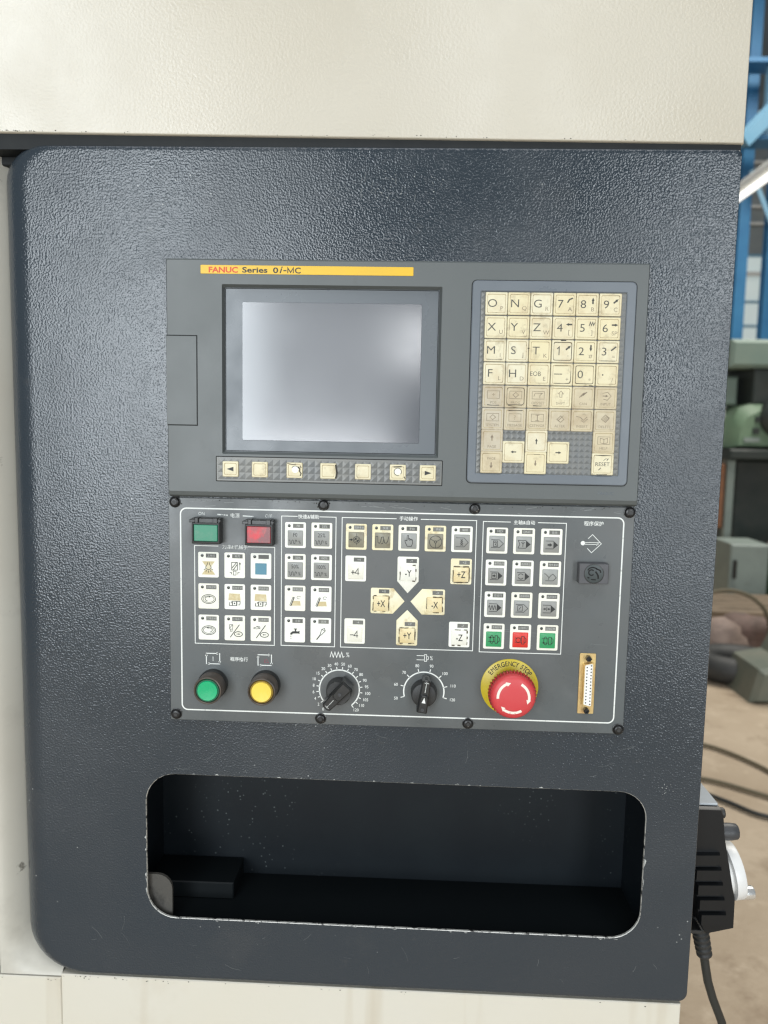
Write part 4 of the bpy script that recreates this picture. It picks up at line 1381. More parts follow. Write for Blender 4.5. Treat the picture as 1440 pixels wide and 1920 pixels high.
# ---- power switches
for (cx, cz, lens, lab_, mm_) in ((-166.8, -30.2, 'green', 'black framed power switch with a worn green face', M['power_green']),
                                  (-120.8, -30.7, 'red', 'black framed power switch with a worn red face', M['power_red'])):
    b = MB()
    b.box(cx - 12.2, cx + 12.2, cz - 9.6, cz + 12.6, PD, 12.4, 0.5)
    b.box(cx - 14.2, cx - 9.2, cz + 9.0, cz + 11.6, PD + 3, 13.6, 0.4)
    b.box(cx - 9.4, cx - 6.4, cz + 8.6, cz + 13.2, PD + 3, 14.2, 0.4)
    b.box(cx + 6.2, cx + 10.2, cz + 8.6, cz + 13.0, PD + 3, 13.8, 0.4)
    b.box(cx + 9.0, cx + 12.9, cz + 9.6, cz + 11.8, PD + 3, 13.0, 0.4)
    s_ = b.build('power_switch', M['black'], op, E0)
    s_['label'] = lab_
    b = MB()
    b.loft([(rr(cx - 12.0, cx + 12.0, cz - 9.4, cz + 8.9, 0.6, 2), 12.3), (rr(cx - 12.0, cx + 12.0, cz - 9.4, cz + 8.9, 0.6, 2), 13.8),
            (rr(cx - 11.5, cx + 11.5, cz - 8.9, cz + 8.4, 0.5, 2), 14.2), (rr(cx - 10.7, cx + 10.7, cz - 7.6, cz + 7.6, 0.4, 2), 14.2),
            (rr(cx - 10.6, cx + 10.6, cz - 7.5, cz + 7.5, 0.4, 2), 12.6)], False, False)
    b.build('switch_frame', M['black_matte'], s_, E0)
    b = MB()
    b.plate(cx - 10.3, cx + 10.3, cz - 7.2, cz + 7.2, 12.4, 14.0, 0.5, 0.5)
    b.build('switch_face', mm_, s_, E0)

# ---- illuminated push buttons
for (cx, cz, col, lab_) in ((-163.4, -166.8, 'green', 'round green push button in a deep worn bezel'), (-116.3, -166.4, 'yellow', 'round yellow push button in a deep worn bezel')):
    b = MB()
    b.lathe([(13.2, PD), (13.2, 8.0), (12.6, 9.0)], 40, cx, cz)
    bt = b.build('push_button', M['black'], op, E0)
    bt['label'] = lab_
    b = MB()
    b.lathe([(12.3, 8.8), (12.5, 16), (12.4, 22.0), (12.0, 23.6), (11.2, 24.0), (10.6, 23.4), (10.4, 20.5)], 40, cx, cz)
    b.build('bezel_ring', M['bezel_old'], bt, E0)
    b = MB()
    b.lathe([(10.3, 19.0), (10.3, 22.6), (9.9, 23.2), (8.9, 23.2)], 40, cx, cz)
    b.build('lens_rim', M['lens_%s_dark' % col], bt, E0)
    b = MB()
    b.lathe([(8.9, 22.8), (8.9, 23.6), (8.5, 24.2), (6.0, 24.0), (0.3, 23.7)], 40, cx, cz)
    b.build('lens', M['lens_' + col], bt, E0)


# ---- rotary selector dials
def dial(cx, cz, ang, lab_, mark):
    c, q = math.cos(R(ang)), math.sin(R(ang))
    T = lambda u, v: (cx + u * c - v * q, cz + u * q + v * c)     # u along the pointer, v across
    b = MB()
    b.lathe([(11.6, PD), (11.6, 5.0), (11.0, 12.0), (10.4, 13.2), (9.6, 13.6)], 40, cx, cz)
    k = b.build('selector_dial', M['black_matte'], op, E0)
    k['label'] = lab_

    def bar(o0, o1, hw0, hw1, d0, d1, ins_=0.8, nb=5):
        def lp_(kk):
            pts = [T(o0 + kk, -hw0 + kk), T(o1 - kk - 1.5, -hw1 + kk), T(o1 - kk, -hw1 * 0.5), T(o1 - kk, hw1 * 0.5), T(o1 - kk - 1.5, hw1 - kk), T(o0 + kk, hw0 - kk)]
            return pts
        return [(lp_(0), d0), (lp_(0), d1 - ins_), (lp_(ins_), d1)]
    b = MB()
    wk = 1.0 if mark else 1.22
    b.loft(bar(-13.0, 16.0, 4.6 * wk, 3.6 * wk, 6.0, 20.5, 0.9))
    b.build('dial_grip', M['black'], k, E0)
    b = MB()
    b.loft(bar(-12.6, 3.0, 4.0 * wk, 3.6 * wk, 20.3, 23.0, 0.8))
    b.build('dial_ridge', M['black'], k, E0)
    b = MB()
    b.lathe([(1.5, 22.8), (1.5, 23.6), (0.9, 23.6), (0.8, 23.2)], 14, *T(-9.4 if mark else -3.0, 0))
    b.build('grub_screw', M['charcoal'], k, E0)
    pm = Print()
    w_ = 0.55 if mark else 0.4
    if mark:
        pm.poly([T(1.6, 0), T(-3.4, 1.7), T(-3.4, -1.7)])
        pm.build('pointer_mark', M['white_ink'], k, P3(0, 0, 23.15))
        pm = Print()
    pm.line([T(5.0, 0), T(14.6, 0)], w_)
    pm.line([T(13.6, -2.0), T(13.6, 2.0)], w_)
    pm.build('pointer_line', M['white_worn'], k, P3(0, 0, 20.62))
    if not mark:
        b = MB()
        for s_ in (-1, 1):
            pts = [T(-9.0, s_ * 5.4), T(7.0, s_ * 5.4), T(4.0, s_ * 9.6), T(-6.0, s_ * 9.6)]
            b.loft([(pts, 13.0), (pts, 15.2)])
        b.build('dial_shoulder', M['black_matte'], k, E0)


dial(c1[0], c1[1], 228, 'black feed dial turned towards zero on the wider numbered scale', False)
dial(c2[0], c2[1], 82, 'black spindle dial turned straight up on the half round scale', True)

# ---- emergency stop
ex, ez = 99.4, -161.8
b = MB()
b.lathe([(25.2, PD), (25.2, PD + 0.7), (24.9, PD + 0.9)], 64, ex, ez)
es = b.build('emergency_stop', M['yellow_ring'], op, E0)
es['label'] = 'red mushroom emergency stop button on a yellow ring'
p = Print()
word = 'EMERGENCY STOP'
a0, a1 = 148.0, 32.0
widths = {'M': 1.2, 'G': 1.1, 'O': 1.1, ' ': 0.55, 'C': 1.05, 'N': 1.05, 'Y': 0.95, 'T': 0.9, 'S': 0.95, 'P': 0.95}
tot = sum(widths.get(c, 1.0) for c in word)
acc = 0
for ch_ in word:
    w_ = widths.get(ch_, 1.0)
    a = a0 + (a1 - a0) * (acc + w_ / 2) / tot
    acc += w_
    if ch_ != ' ':
        p.text(ch_, 4.3, ex + 21.2 * math.cos(R(a)), ez + 21.2 * math.sin(R(a)), rot=a - 90, xs=0.78, weight=0.0 if ch_ in 'MN' else 0.012)
p.build('lettering', M['black_ink'], es, P3(0, 0, PD + 1.0))
b = MB()
b.lathe([(15.0, PD + 0.8), (15.0, 9.0), (11.5, 10.0), (11.5, 20.0)], 40, ex, ez)
b.build('button_stem', M['black'], es, E0)
# knurled skirt: 48 ribs
b = MB()
nr = 42
ring = lambda ro, ri: [(ex + (ro if (i % 4) in (0, 1) else ri) * math.cos(2 * PI * i / (nr * 4)), ez + (ro if (i % 4) in (0, 1) else ri) * math.sin(2 * PI * i / (nr * 4))) for i in range(nr * 4)]
b.loft([(ring(18.0, 18.0), 17.0), (ring(20.5, 19.1), 18.0), (ring(20.6, 19.2), 23.6), (ring(19.6, 18.8), 24.6)])
b.build('knurled_skirt', M['mush_dark'], es, E0, smooth=0)
b = MB()
b.lathe([(19.0, 23.0), (19.35, 25.0), (19.3, 27.0), (18.6, 28.8), (17.0, 30.1), (14.0, 30.9), (9.0, 31.4), (4.0, 31.6), (0.2, 31.65)], 56, ex, ez)
cap = b.build('mushroom_cap', M['mush'], es, E0, smooth=60)
dome = lambda r: 30.9 + (14.0 - r) * 0.1


def arrow_on_cap(a_start, a_end):
    V, F = [], []
    n_ = 10
    for i in range(n_ + 1):
        a = R(a_start + (a_end - a_start) * i / n_)
        for r_ in (12.1, 14.3):
            dd = 31.05 + 0.12 if r_ < 13 else 30.9 + 0.12
            V.append((ex + r_ * math.cos(a), -dd, ez + r_ * math.sin(a)))
    for i in range(n_):
        F.append((2 * i, 2 * i + 1, 2 * i + 3, 2 * i + 2))
    s_ = 1 if a_end > a_start else -1
    k0 = len(V)
    a = R(a_end)
    a2 = R(a_end + s_ * 17)
    V += [(ex + 11.0 * math.cos(a), -31.22, ez + 11.0 * math.sin(a)), (ex + 15.0 * math.cos(a), -30.92, ez + 15.0 * math.sin(a)), (ex + 12.9 * math.cos(a2), -31.12, ez + 12.9 * math.sin(a2))]
    F.append((k0, k0 + 1, k0 + 2))
    return V, F


b = MB()
for (a, c) in ((185, 118), (62, -8), (-58, -125)):
    b.add(*arrow_on_cap(a, c))
me = b.mesh('twist_arrows', mat('chipped_white_paint', (0.82, 0.76, 0.66), 0.5, dirt=(260, (0.55, 0.10, 0.09), 0.60, 0.66, 0.9)), 0)
link(bpy.data.objects.new('twist_arrows', me), es, E0)

# ---- key switch
kx0, kx1, kz0, kz1 = 153.6, 178.6, -66.2, -48.8
b = MB()
b.plate(kx0, kx1, kz0, kz1, PD, 12.0, 0.6, 0.5)
ks = b.build('key_switch', M['switch_block'], op, E0)
ks['label'] = 'dark rectangular key switch block with a round emblem'
b = MB()
kc = (166.2, -57.4)
b.lathe([(8.6, 11.6), (8.6, 12.25), (8.0, 12.3), (7.9, 12.05)], 40, *kc)
b.build('lock_ring', M['black'], ks, E0)
b = MB()
b.lathe([(7.8, 11.8), (7.8, 12.1), (7.6, 12.15)], 40, *kc)
b.build('lock_face', mat('dark_lock_face', (0.038, 0.05, 0.05), 0.4), ks, E0)
# worn relief inside the round lock face: plain curls and bars
p = Print()
p.arc(kc[0] - 2.2, kc[1] + 1.0, 2.3, 2.4, 40, 320, 1.0, 14)
p.arc(kc[0] - 1.2, kc[1] + 2.2, 4.2, 3.2, 30, 170, 1.0, 12)
p.line([(kc[0] + 1.6, kc[1] + 4.4), (kc[0] + 5.0, kc[1] + 3.0), (kc[0] + 5.6, kc[1] + 1.0)], 1.1)
p.line([(kc[0] + 1.2, kc[1] + 2.0), (kc[0] + 3.4, kc[1] - 1.4), (kc[0] + 3.8, kc[1] - 4.2)], 1.3)
p.line([(kc[0] - 5.4, kc[1] - 3.2), (kc[0] - 3.8, kc[1] - 3.8)], 1.1)
p.line([(kc[0] - 2.2, kc[1] - 5.0), (kc[0] + 1.8, kc[1] - 5.2)], 0.9)
p.build('relief_mark', M['hole'], ks, P3(0, 0, 12.3))

# ---- serial port
b = MB()
b.plate(159.4, 173.4, -183.6, -129.4, PD, 4.2, 0.8, 0.2)
sp = b.build('serial_port', M['gold'], op, E0)
sp['label'] = 'tall gold plated socket with two columns of pin holes'
b = MB()
lp = lambda k: [(163.2 + k, -175.2 + k), (170.2 - k, -176.6 + k), (171.2 - k, -174.9), (171.2 - k, -138.2), (170.2 - k, -136.5 - k), (163.2 + k, -137.9 - k), (162.6 + k, -139.2), (162.6 + k, -173.8)]
b.loft([(lp(0), 4.1), (lp(0.2), 8.2), (lp(0.9), 8.2), (lp(1.0), 6.0)], False, False)
b.build('shell', M['gold'], sp, E0)
b = MB()
b.loft([(lp(0.95), 4.1), (lp(0.95), 7.6)])
b.build('insert', M['port_white'], sp, E0)
p = Print()
for i in range(13):
    p.disc(169.0, -139.3 - i * 2.88, 0.62, 8)
for i in range(12):
    p.disc(165.4, -140.9 - i * 2.88, 0.62, 8)
o = p.build('pin_hole', M['hole'], sp, P3(0, 0, 7.7))
o['kind'] = 'stuff'
for z in (-133.2, -179.9):
    b = MB()
    b.lathe([(2.6, 4.0), (2.6, 8.6), (2.2, 9.0), (1.3, 9.0), (1.2, 7.6)], 6, 166.4, z)
    b.build('jack_screw', M['screw'], sp, E0)

# ---- fixing screws
b = MB()
b.lathe([(5.0, 0), (5.0, 0.5), (4.4, 0.7), (4.2, 1.8), (3.5, 2.9), (2.5, 3.3), (1.9, 3.3)], 24)
b.lathe([(1.9, 3.3), (1.7, 1.4)], 6)
scr_me = b.mesh('fixing_screw', M['screw'])
sock_me = MB().lathe([(1.7, 0), (1.7, 0.05)], 6).mesh('hex_socket', M['black_matte'])
for i, (x, z) in enumerate(((-196.5, -4.8), (-66.3, -4.7), (64.0, -4.8), (195.9, -5.0), (-197.0, -195.9), (-67.0, -196.0), (64.0, -196.2), (195.8, -197.2))):
    s_ = link(bpy.data.objects.new('fixing_screw', scr_me), op, P3(x, z, PD))
    link(bpy.data.objects.new('hex_socket', sock_me), s_, P3(x, z, PD + 3.32))

# ================================================================== HANDWHEEL PENDANT on the cabinet's right side
hp = thing('handwheel_pendant', 'black handwheel pendant with a silver crank wheel hung on the cabinet side', 'handwheel pendant', P3(300, -415, -75))
b = MB()
prof = [(277, -291), (310.5, -291), (313.5, -297), (316, -318), (330.5, -384), (331.0, -412), (304, -419), (296, -405), (285, -330)]
ins_ = [(x + (303 - x) * 0.05, z + (-355 - z) * 0.02) for x, z in prof]
b.loft([(ins_, -118), (prof, -115), (prof, -47), (ins_, -44)])
b.build('pendant_body', M['pendant_black'], hp, E0)
b = MB()
b.box(278, 309.5, -290.9, -288.6, -112, -50, 0.6)
b.build('top_sheen_plate', M['pendant_sheen'], hp, E0)  # pale slab added as the sheen of the top face
for k, z in enumerate((-334, -349, -364, -379, -394)):
    b = MB()
    x0 = 286 + k * 2.4
    b.loft([([(x0, z - 12.5), (x0 + 25, z - 11.5), (x0 + 25.6, z), (x0, z - 1)], -44.2), ([(x0 + 1, z - 11.5), (x0 + 22, z - 10.8), (x0 + 24, z - 0.6), (x0 + 1, z - 1.5)], -38.5)])
    b.build('grip_rib', M['pendant_black'], hp, E0)


def xlathe(prof, cx, cy, cz, tilt, n=36):
    """lathe about an axis along +x, tilted down by tilt degrees; prof [(r, x)] in mm, cy = depth from the viewer"""
    mb = MB()
    V, F = [], []
    for r_, x in prof:
        for i in range(n):
            a = 2 * PI * i / n
            lx, ly, lz = x, r_ * math.cos(a), r_ * math.sin(a)
            c, q = math.cos(R(tilt)), math.sin(R(tilt))
            V.append((cx + lx * c - lz * q, cy + ly, cz + lx * q + lz * c))
    m_ = len(prof)
    for k in range(m_ - 1):
        for i in range(n):
            j = (i + 1) % n
            F.append((k * n + i, k * n + j, (k + 1) * n + j, (k + 1) * n + i))
    F.append(tuple(range(n - 1, -1, -1)))
    F.append(tuple((m_ - 1) * n + i for i in range(n)))
    mb.add(V, F)
    return mb


wh = xlathe([(20, -4), (22, 0), (22, 4), (27, 5), (27, 13), (26, 14.5), (12, 14.8), (9, 16)], 324.0, 66, -366, 9.5).build('hand_wheel', M['silver_paint'], hp, E0)
xlathe([(6.4, -1), (6.4, 13), (5.8, 14.2), (2, 14.4)], 337.5, 56, -382, 4, 20).build('crank_handle', M['chrome'], wh, E0)
xlathe([(8.2, -4), (8.2, 10), (7.4, 16), (6.6, 17)], 317.0, 60, -322, 2, 20).build('selector_knob', M['charcoal'], hp, E0)
xlathe([(5, -3), (5, 5), (4.2, 6)], 313.5, 58, -302, 4, 14).build('enable_button', M['black_matte'], hp, E0)
b = MB()
pts, rad = [], []
for i in range(33):
    u = i / 32
    pts.append((307 + 10.5 * u, 76, -417 - 46 * u))
    rad.append((9.4 - 1.6 * u) * (1.0 if (i // 2) % 2 else 0.86))
b.tube(pts, 8, 14, rad)
b.build('strain_relief', M['black_matte'], hp, E0)
b = MB()
b.tube([(316, 76, -458), (319, 76, -474), (323, 77, -492), (330, 79, -512), (342, 82, -540), (352, 90, -575), (356, 110, -640), (340, 150, -760), (310, 190, -900), (290, 200, -1100)], 4.3, 12)
b.build('pendant_cable', M['cable'], hp, E0)
b = MB()
b.box(274.3, 277.2, -424, -296, -112, -52, 0.4)
b.box(277.0, 303, -424, -420.2, -112, -52, 0.4)
b.build('hanger_bracket', M['black_matte'], hp, E0)

# ================================================================== THE HALL BEHIND (metres)
FZ = -1.24


def bx(mb, x0, x1, y0, y1, z0, z1, bev=0.0):
    if bev:
        mb.box(x0, x1, z0, z1, -y1, -y0, bev)
    else:
        mb.box(x0, x1, z0, z1, -y1, -y0)
    return mb


def part(name, m, parent, *boxes, bev=0.0):
    mb = MB(1.0)
    for q in boxes:
        bx(mb, *q, bev=bev)
    return mb.build(name, m, parent, E0)


# far wall with a window band
hw_ = thing('hall_wall', 'grey clad far wall of the hall with a band of pale windows', 'wall', (5.5, 12.0, FZ))
part('cladding', M['cladding'], hw_, (-14, 20, 12.0, 12.15, FZ, 1.35))
part('cladding', M['cladding'], hw_, (-14, 20, 12.0, 12.15, 2.97, 9.0))
part('cladding', M['cladding'], hw_, (-14, 3.4, 12.0, 12.15, 1.35, 2.97))
part('cladding', M['cladding'], hw_, (8.0, 20, 12.0, 12.15, 1.35, 2.97))
for z in (3.42, 3.68, 4.35, 5.1):
    part('girt', M['lamp_white'], hw_, (-14, 20, 11.93, 11.99, z, z + 0.035))
rails = (1.36, 1.86, 2.24, 2.66, 2.96)
bars = [(3.4 + k * 0.575 - 0.03, 3.4 + k * 0.575 + 0.03, 11.96, 12.04, 1.35, 2.97) for k in range(9)]
bars += [(3.4, 8.0, 11.98, 12.02, z - 0.015, z + 0.015) for z in rails]
wf = part('window_frame', M['pale_steel'], hw_, *bars)
for i in range(8):
    for j in range(4):
        part('window_pane', M['pane'], wf, (3.435 + i * 0.575, 3.94 + i * 0.575, 12.03, 12.045, rails[j] + 0.018, rails[j + 1] - 0.018))
part('window_sill', M['lamp_white'], hw_, (3.3, 8.1, 11.9, 11.99, 2.63, 2.69))


def i_beam_col(x, y, z1, w, label):
    th = thing('steel_column', label, 'steel column', (x, y, FZ), 'blue columns of the hall')
    part('flange', M['blue_steel'], th, (x - w / 2, x + w / 2, y - w / 2, y - w / 2 + 0.02, FZ, z1))
    part('flange', M['blue_steel'], th, (x - w / 2, x + w / 2, y + w / 2 - 0.02, y + w / 2, FZ, z1))
    part('web', M['blue_steel'], th, (x - 0.01, x + 0.01, y - w / 2 + 0.02, y + w / 2 - 0.02, FZ, z1))
    return th


i_beam_col(3.94, 9.0, 8.0, 0.13, 'blue steel column right beside the cabinet edge, left of the window')
i_beam_col(4.42, 9.3, 8.0, 0.13, 'blue steel column at the picture edge, right of the window')
# crane girder and braces
cg = thing('crane_girder', 'blue steel girder crossing high up behind the cream cover', 'girder', (4.3, 8.6, 3.55))
part('top_flange', M['blue_steel'], cg, (3.2, 9.0, 8.45, 8.75, 4.25, 4.30))
part('bottom_flange', M['blue_steel'], cg, (3.2, 9.0, 8.45, 8.75, 3.42, 3.47))
for k in range(8):
    part('stiffener', M['pale_steel'], cg, (3.5 + k * 0.42, 3.53 + k * 0.42, 8.46, 8.58, 3.47, 4.25))


def brace(p0, p1, w, m, label):
    d = Vector(p1) - Vector(p0)
    mb = MB(1.0)
    mb.tube([(0, 0, 0), tuple(d)], w, 4)
    o = mb.build('steel_brace', m, None, p0, smooth=0)
    return tag(o, label, 'steel brace', 'diagonal braces in the hall roof')


brace((3.55, 8.2, 3.30), (4.9, 8.2, 4.75), 0.10, M['pale_steel'], 'pale blue diagonal brace high up beside the cream cover')
brace((3.92, 8.8, 3.2), (4.75, 8.8, 1.4), 0.035, M['pale_steel'], 'thin pale blue brace slanting down below the tube lamp')
brace((3.85, 9.0, 5.2), (4.4, 9.1, 6.6), 0.07, M['blue_steel'], 'dark blue brace at the top right corner')
# tube lamp
tl = thing('tube_lamp', 'long white tube lamp hanging between the blue steelwork', 'lamp', (3.05, 6.5, 2.4))
part('reflector', M['lamp_white'], tl, (2.98, 3.16, 5.2, 7.4, 2.36, 2.40))
part('lamp_body', M['lamp_white'], tl, (3.03, 3.11, 5.2, 7.4, 2.40, 2.46))
part('tube', M['tube'], tl, (3.05, 3.09, 5.3, 7.3, 2.32, 2.355))
part('hanger', M['black_matte'], tl, (3.06, 3.08, 5.5, 5.52, 2.46, 5.0))
part('hanger', M['black_matte'], tl, (3.06, 3.08, 7.1, 7.12, 2.46, 5.0))

# green milling machine
mm = thing('milling_machine', 'green milling machine with a flat topped head standing behind the cabinet', 'machine tool', (3.3, 6.3, FZ))
part('ram', M['mill_grey'], mm, (2.70, 4.2, 6.0, 7.2, 0.66, 0.90), bev=0.03)
part('ram_window', M['mill_dark'], mm, (2.92, 3.9, 6.04, 6.6, 0.36, 0.655), bev=0.01)
mb = MB(1.0)
mb.loft([([(2.76, -0.02), (3.7, -0.02), (3.7, 0.35), (3.2, 0.36), (2.90, 0.355), (2.81, 0.32), (2.765, 0.22)], -7.0),
         ([(2.76, -0.02), (3.7, -0.02), (3.7, 0.35), (3.2, 0.36), (2.90, 0.355), (2.81, 0.32), (2.765, 0.22)], -6.05),
         ([(2.80, 0.0), (3.66, 0.0), (3.66, 0.31), (3.2, 0.32), (2.97, 0.30), (2.86, 0.24), (2.81, 0.12)], -5.98)])
mb.build('head_housing', M['mill'], mm, E0)
mb = MB(1.0)
mb.lathe([(0.17, 5.98), (0.17, 6.0)] if False else [(0.17, -6.02), (0.17, -5.92), (0.14, -5.88)], 28, 3.13, 0.24)
mb.build('motor_cover', M['mill_dark'], mm, E0)
part('name_plate', M['cab'], mm, (2.84, 2.97, 5.965, 5.985, 0.03, 0.07))
part('spindle_guard', M['mill_grey'], mm, (2.71, 2.86, 6.2, 6.6, 0.35, 0.60), bev=0.02)
part('slide_way', M['lamp_white'], mm, (2.68, 2.785, 6.25, 6.6, -0.10, 0.52), bev=0.01)
part('oil_line', M['rust'], mm, (2.70, 2.725, 6.2, 6.24, 0.36, 0.5))
part('rust_pipe', M['rust'], mm, (2.665, 2.72, 6.0, 6.06, -0.72, -0.16), bev=0.012)
part('pale_post', M['cab'], mm, (2.725, 2.79, 5.98, 6.05, -0.80, -0.125), bev=0.006)
part('square_plug', M['mill_dark'], mm, (2.91, 2.96, 5.955, 5.985, 0.10, 0.15))
part('square_plug', M['mill_dark'], mm, (2.925, 2.965, 5.955, 5.985, 0.20, 0.25))
part('knee', M['mill_dark'], mm, (2.70, 3.9, 5.9, 7.1, -0.12, -0.03), bev=0.015)
part('column', M['mill_dark'], mm, (2.84, 3.8, 6.1, 7.1, -0.95, -0.125), bev=0.02)
part('lead_screw', M['steel'], mm, (2.74, 2.79, 6.2, 6.25, -0.9, -0.125))
part('base', M['mill_dark'], mm, (2.6, 4.0, 5.8, 7.3, FZ, -0.955), bev=0.03)
mb = MB(1.0)
mb.lathe([(0.018, -5.90), (0.03, -5.87), (0.018, -5.84)], 12, 3.02, 0.53)
mb.build('handle_knob', M['chrome'], mm, E0)

# cabinet, green base, planks, rubble, tyre, casting on the floor
gc = thing('grey_cabinet', 'pale grey green floor cabinet low behind the dark cabinet edge', 'cabinet', (2.66, 5.3, FZ))
part('body', M['cab'], gc, (2.45, 2.74, 5.15, 5.55, FZ + 0.03, -0.74), bev=0.012)
part('door_handle', M['black'], gc, (2.47, 2.49, 5.12, 5.149, -1.0, -0.86))
part('plinth', M['mill_dark'], gc, (2.47, 2.72, 5.17, 5.53, FZ, FZ + 0.03))
gb = thing('green_base', 'deep green machine base lying on the floor beside the grey cabinet', 'machine base', (3.1, 5.4, FZ))
part('casting', M['green_deep'], gb, (2.78, 3.7, 5.1, 5.7, FZ, -0.86), bev=0.02)
part('rail', M['iron'], gb, (2.80, 3.68, 5.2, 5.3, -0.86, -0.82))
part('rail', M['iron'], gb, (2.80, 3.68, 5.5, 5.6, -0.86, -0.82))
pal = thing('timber_stack', 'stack of weathered planks on the floor before the grey cabinet', 'planks', (2.4, 4.7, FZ))
for k in range(5):
    mb = MB(1.0)
    a = random.uniform(-0.05, 0.05)
    y = 4.42 + k * 0.13
    V = [(-0.75, -0.055), (0.95, -0.055), (0.95, 0.055), (-0.75, 0.055)]
    q = [(2.35 + x * math.cos(a) - yy * math.sin(a), y + x * math.sin(a) + yy * math.cos(a)) for x, yy in V]
    z0 = FZ + 0.10
    mb.add([(x, yy, z0) for x, yy in q] + [(x, yy, z0 + 0.05) for x, yy in q], [(3, 2, 1, 0), (4, 5, 6, 7), (0, 1, 5, 4), (1, 2, 6, 5), (2, 3, 7, 6), (3, 0, 4, 7)])
    mb.build('plank', M['wood'], pal, E0, smooth=0)
for x in (1.75, 2.4, 3.05):
    part('bearer', M['wood'], pal, (x, x + 0.1, 4.36, 5.0, FZ, FZ + 0.10))


def lump(name, label, cat, x, y, r_, sz, m, group=None, seed=1, z=FZ):
    bm = bmesh.new()
    bmesh.ops.create_icosphere(bm, subdivisions=3, radius=1)
    rnd = random.Random(seed)
    ph = [rnd.uniform(0, 6) for _ in range(6)]
    for v in bm.verts:
        c = v.co
        k = 1 + 0.14 * math.sin(3 * c.x + ph[0]) + 0.12 * math.sin(4 * c.y + ph[1]) + 0.10 * math.sin(5 * c.z + ph[2]) + 0.06 * math.sin(9 * c.x + 7 * c.y + ph[3])
        c *= k
        c.z = max(c.z, -0.75)
        v.co = Vector((c.x * r_ * sz[0], c.y * r_ * sz[1], (c.z + 0.75) * r_ * sz[2]))
    me = bpy.data.meshes.new(name)
    bm.to_mesh(me)
    bm.free()
    for p_ in me.polygons:
        p_.use_smooth = True
    me.materials.append(m)
    return tag(link(bpy.data.objects.new(name, me), None, (x, y, z)), label, cat, group)


lump('rubble_sack', 'dusty pinkish sack lying on the floor nearest the dark cabinet edge', 'sack', 1.86, 3.86, 0.17, (1.0, 0.8, 0.72), M['sack'], 'dusty sacks on the floor', 3)
lump('rubble_sack', 'darker sack on the floor behind the hose loop', 'sack', 2.12, 3.98, 0.17, (1.1, 0.8, 0.8), M['sack2'], 'dusty sacks on the floor', 5)
lump('rubble_sack', 'small pale sack on top of the green machine base', 'sack', 2.95, 5.3, 0.11, (1.4, 0.9, 0.7), M['sack'], 'dusty sacks on the floor', 8, -0.83)
lump('rubble_sack', 'small reddish sack on the rails of the green machine base', 'sack', 3.2, 5.3, 0.13, (1.1, 0.9, 0.7), M['sack2'], 'dusty sacks on the floor', 11, -0.83)
for k, (x, y, w_, l_) in enumerate(((1.66, 3.68, 0.09, 0.30), (1.78, 3.60, 0.05, 0.34), (2.02, 3.62, 0.07, 0.26))):
    mb = MB(1.0)
    a = (0.3, -0.5, 0.15)[k]
    q = [(x + u * math.cos(a) - v * math.sin(a), y + u * math.sin(a) + v * math.cos(a)) for u, v in ((-l_, -w_), (l_, -w_), (l_, w_), (-l_, w_))]
    mb.add([(u, v, FZ + 0.004) for u, v in q] + [(u, v, FZ + 0.05) for u, v in q], [(3, 2, 1, 0), (4, 5, 6, 7), (0, 1, 5, 4), (1, 2, 6, 5), (2, 3, 7, 6), (3, 0, 4, 7)])
    o = mb.build('scrap_board', M[('wood', 'mill_dark', 'wood')[k]], None, E0, smooth=0)
    tag(o, ('loose board on the floor at the foot of the pinkish sack', 'narrow dark iron bar lying in front of the sacks', 'short board between the tyre and the darker sack')[k], 'board', 'scrap on the floor')
tag(MB(1.0).add([], []) or MB(1.0).tube([(1.80 + 0.17 * math.cos(a * PI / 16), 3.45 + 0.15 * math.sin(a * PI / 16), FZ + 0.075) for a in range(33)], 0.07, 12).build('rubber_tyre', M['rubber'], None, E0),
    'black rubber tyre lying flat on the tan floor', 'tyre')
cs = MB(1.0)
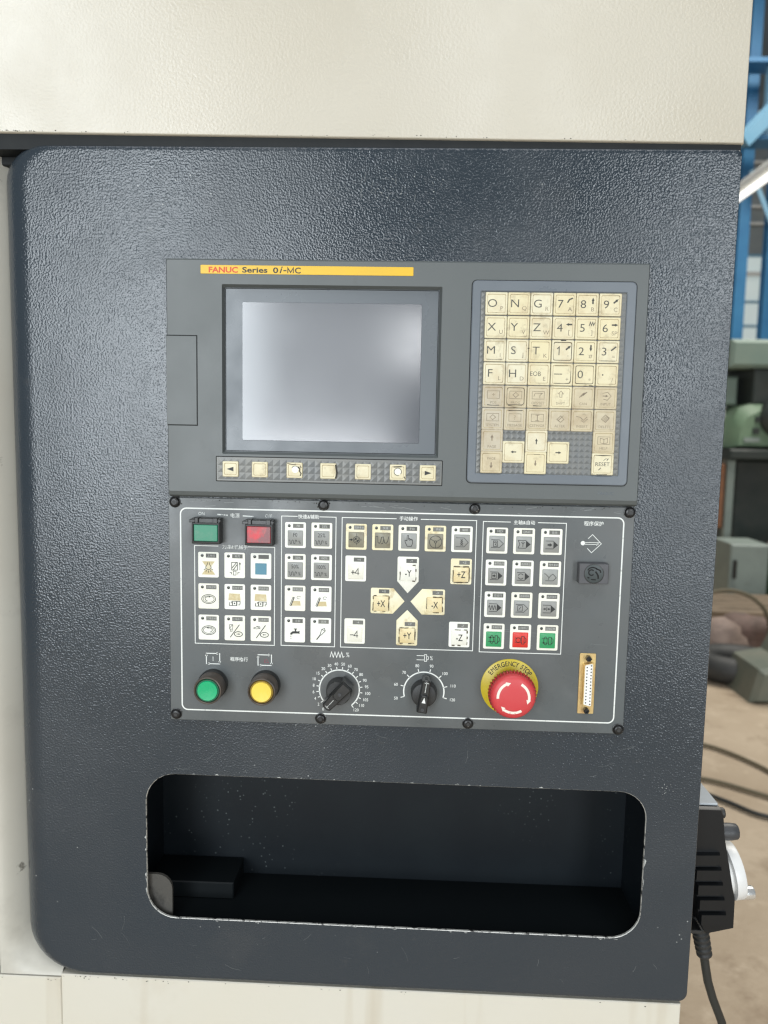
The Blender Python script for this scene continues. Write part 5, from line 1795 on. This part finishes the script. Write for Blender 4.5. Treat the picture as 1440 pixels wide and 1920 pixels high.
cs.loft([([(1.70, FZ), (2.15, FZ), (2.15, FZ + 0.34), (1.95, FZ + 0.36), (1.88, FZ + 0.2), (1.74, FZ + 0.17)], -3.35),
         ([(1.70, FZ), (2.15, FZ), (2.15, FZ + 0.34), (1.95, FZ + 0.36), (1.88, FZ + 0.2), (1.74, FZ + 0.17)], -3.05),
         ([(1.73, FZ + 0.02), (2.12, FZ + 0.02), (2.12, FZ + 0.31), (1.96, FZ + 0.33), (1.91, FZ + 0.18), (1.76, FZ + 0.15)], -3.02)])
tag(cs.build('iron_casting', M['iron'], None, E0), 'grey green iron casting at the picture edge beside the tyre', 'casting')


def hose(pts, r_, label, m):
    P_ = [Vector(q) for q in pts]
    out = []
    for i in range(len(P_) - 1):
        a, b_, c, d = P_[max(i - 1, 0)], P_[i], P_[i + 1], P_[min(i + 2, len(P_) - 1)]
        for k in range(8):
            u = k / 8
            out.append(tuple(0.5 * ((2 * b_) + (c - a) * u + (2 * a - 5 * b_ + 4 * c - d) * u * u + (3 * b_ - a - 3 * c + d) * u ** 3)))
    out.append(tuple(P_[-1]))
    return tag(MB(1.0).tube(out, r_, 8).build('floor_cable', m, None, E0), label, 'cable', 'cables lying on the floor')


z_ = FZ + 0.012
hose([(0.9, 2.62, z_), (1.15, 2.52, z_), (1.30, 2.45, z_), (1.42, 2.26, z_), (1.46, 2.05, z_), (1.5, 1.8, z_)], 0.008, 'upper of the olive cables curving across the tan floor', M['olive_cable'])
hose([(0.9, 2.3, z_), (1.08, 2.18, z_), (1.2, 2.12, z_), (1.33, 2.02, z_), (1.45, 1.95, z_), (1.6, 1.9, z_)], 0.008, 'middle olive cable running to the picture edge', M['olive_cable'])
hose([(0.9, 2.16, z_ + .01), (1.05, 2.08, z_), (1.16, 1.97, z_), (1.24, 1.88, z_), (1.36, 1.86, z_), (1.6, 1.9, z_)], 0.008, 'lowest dark cable on the floor above the pendant', M['cable'])
hose([(1.86 + 0.24 * math.cos(a), 3.72 + 0.04 * math.sin(a), FZ + 0.22 + 0.2 * math.sin(a)) for a in [x * 0.52 for x in range(13)]], 0.012, 'loop of brown hose leaning on the sacks', M['olive_cable'])

bpy.data.objects.remove(_to)
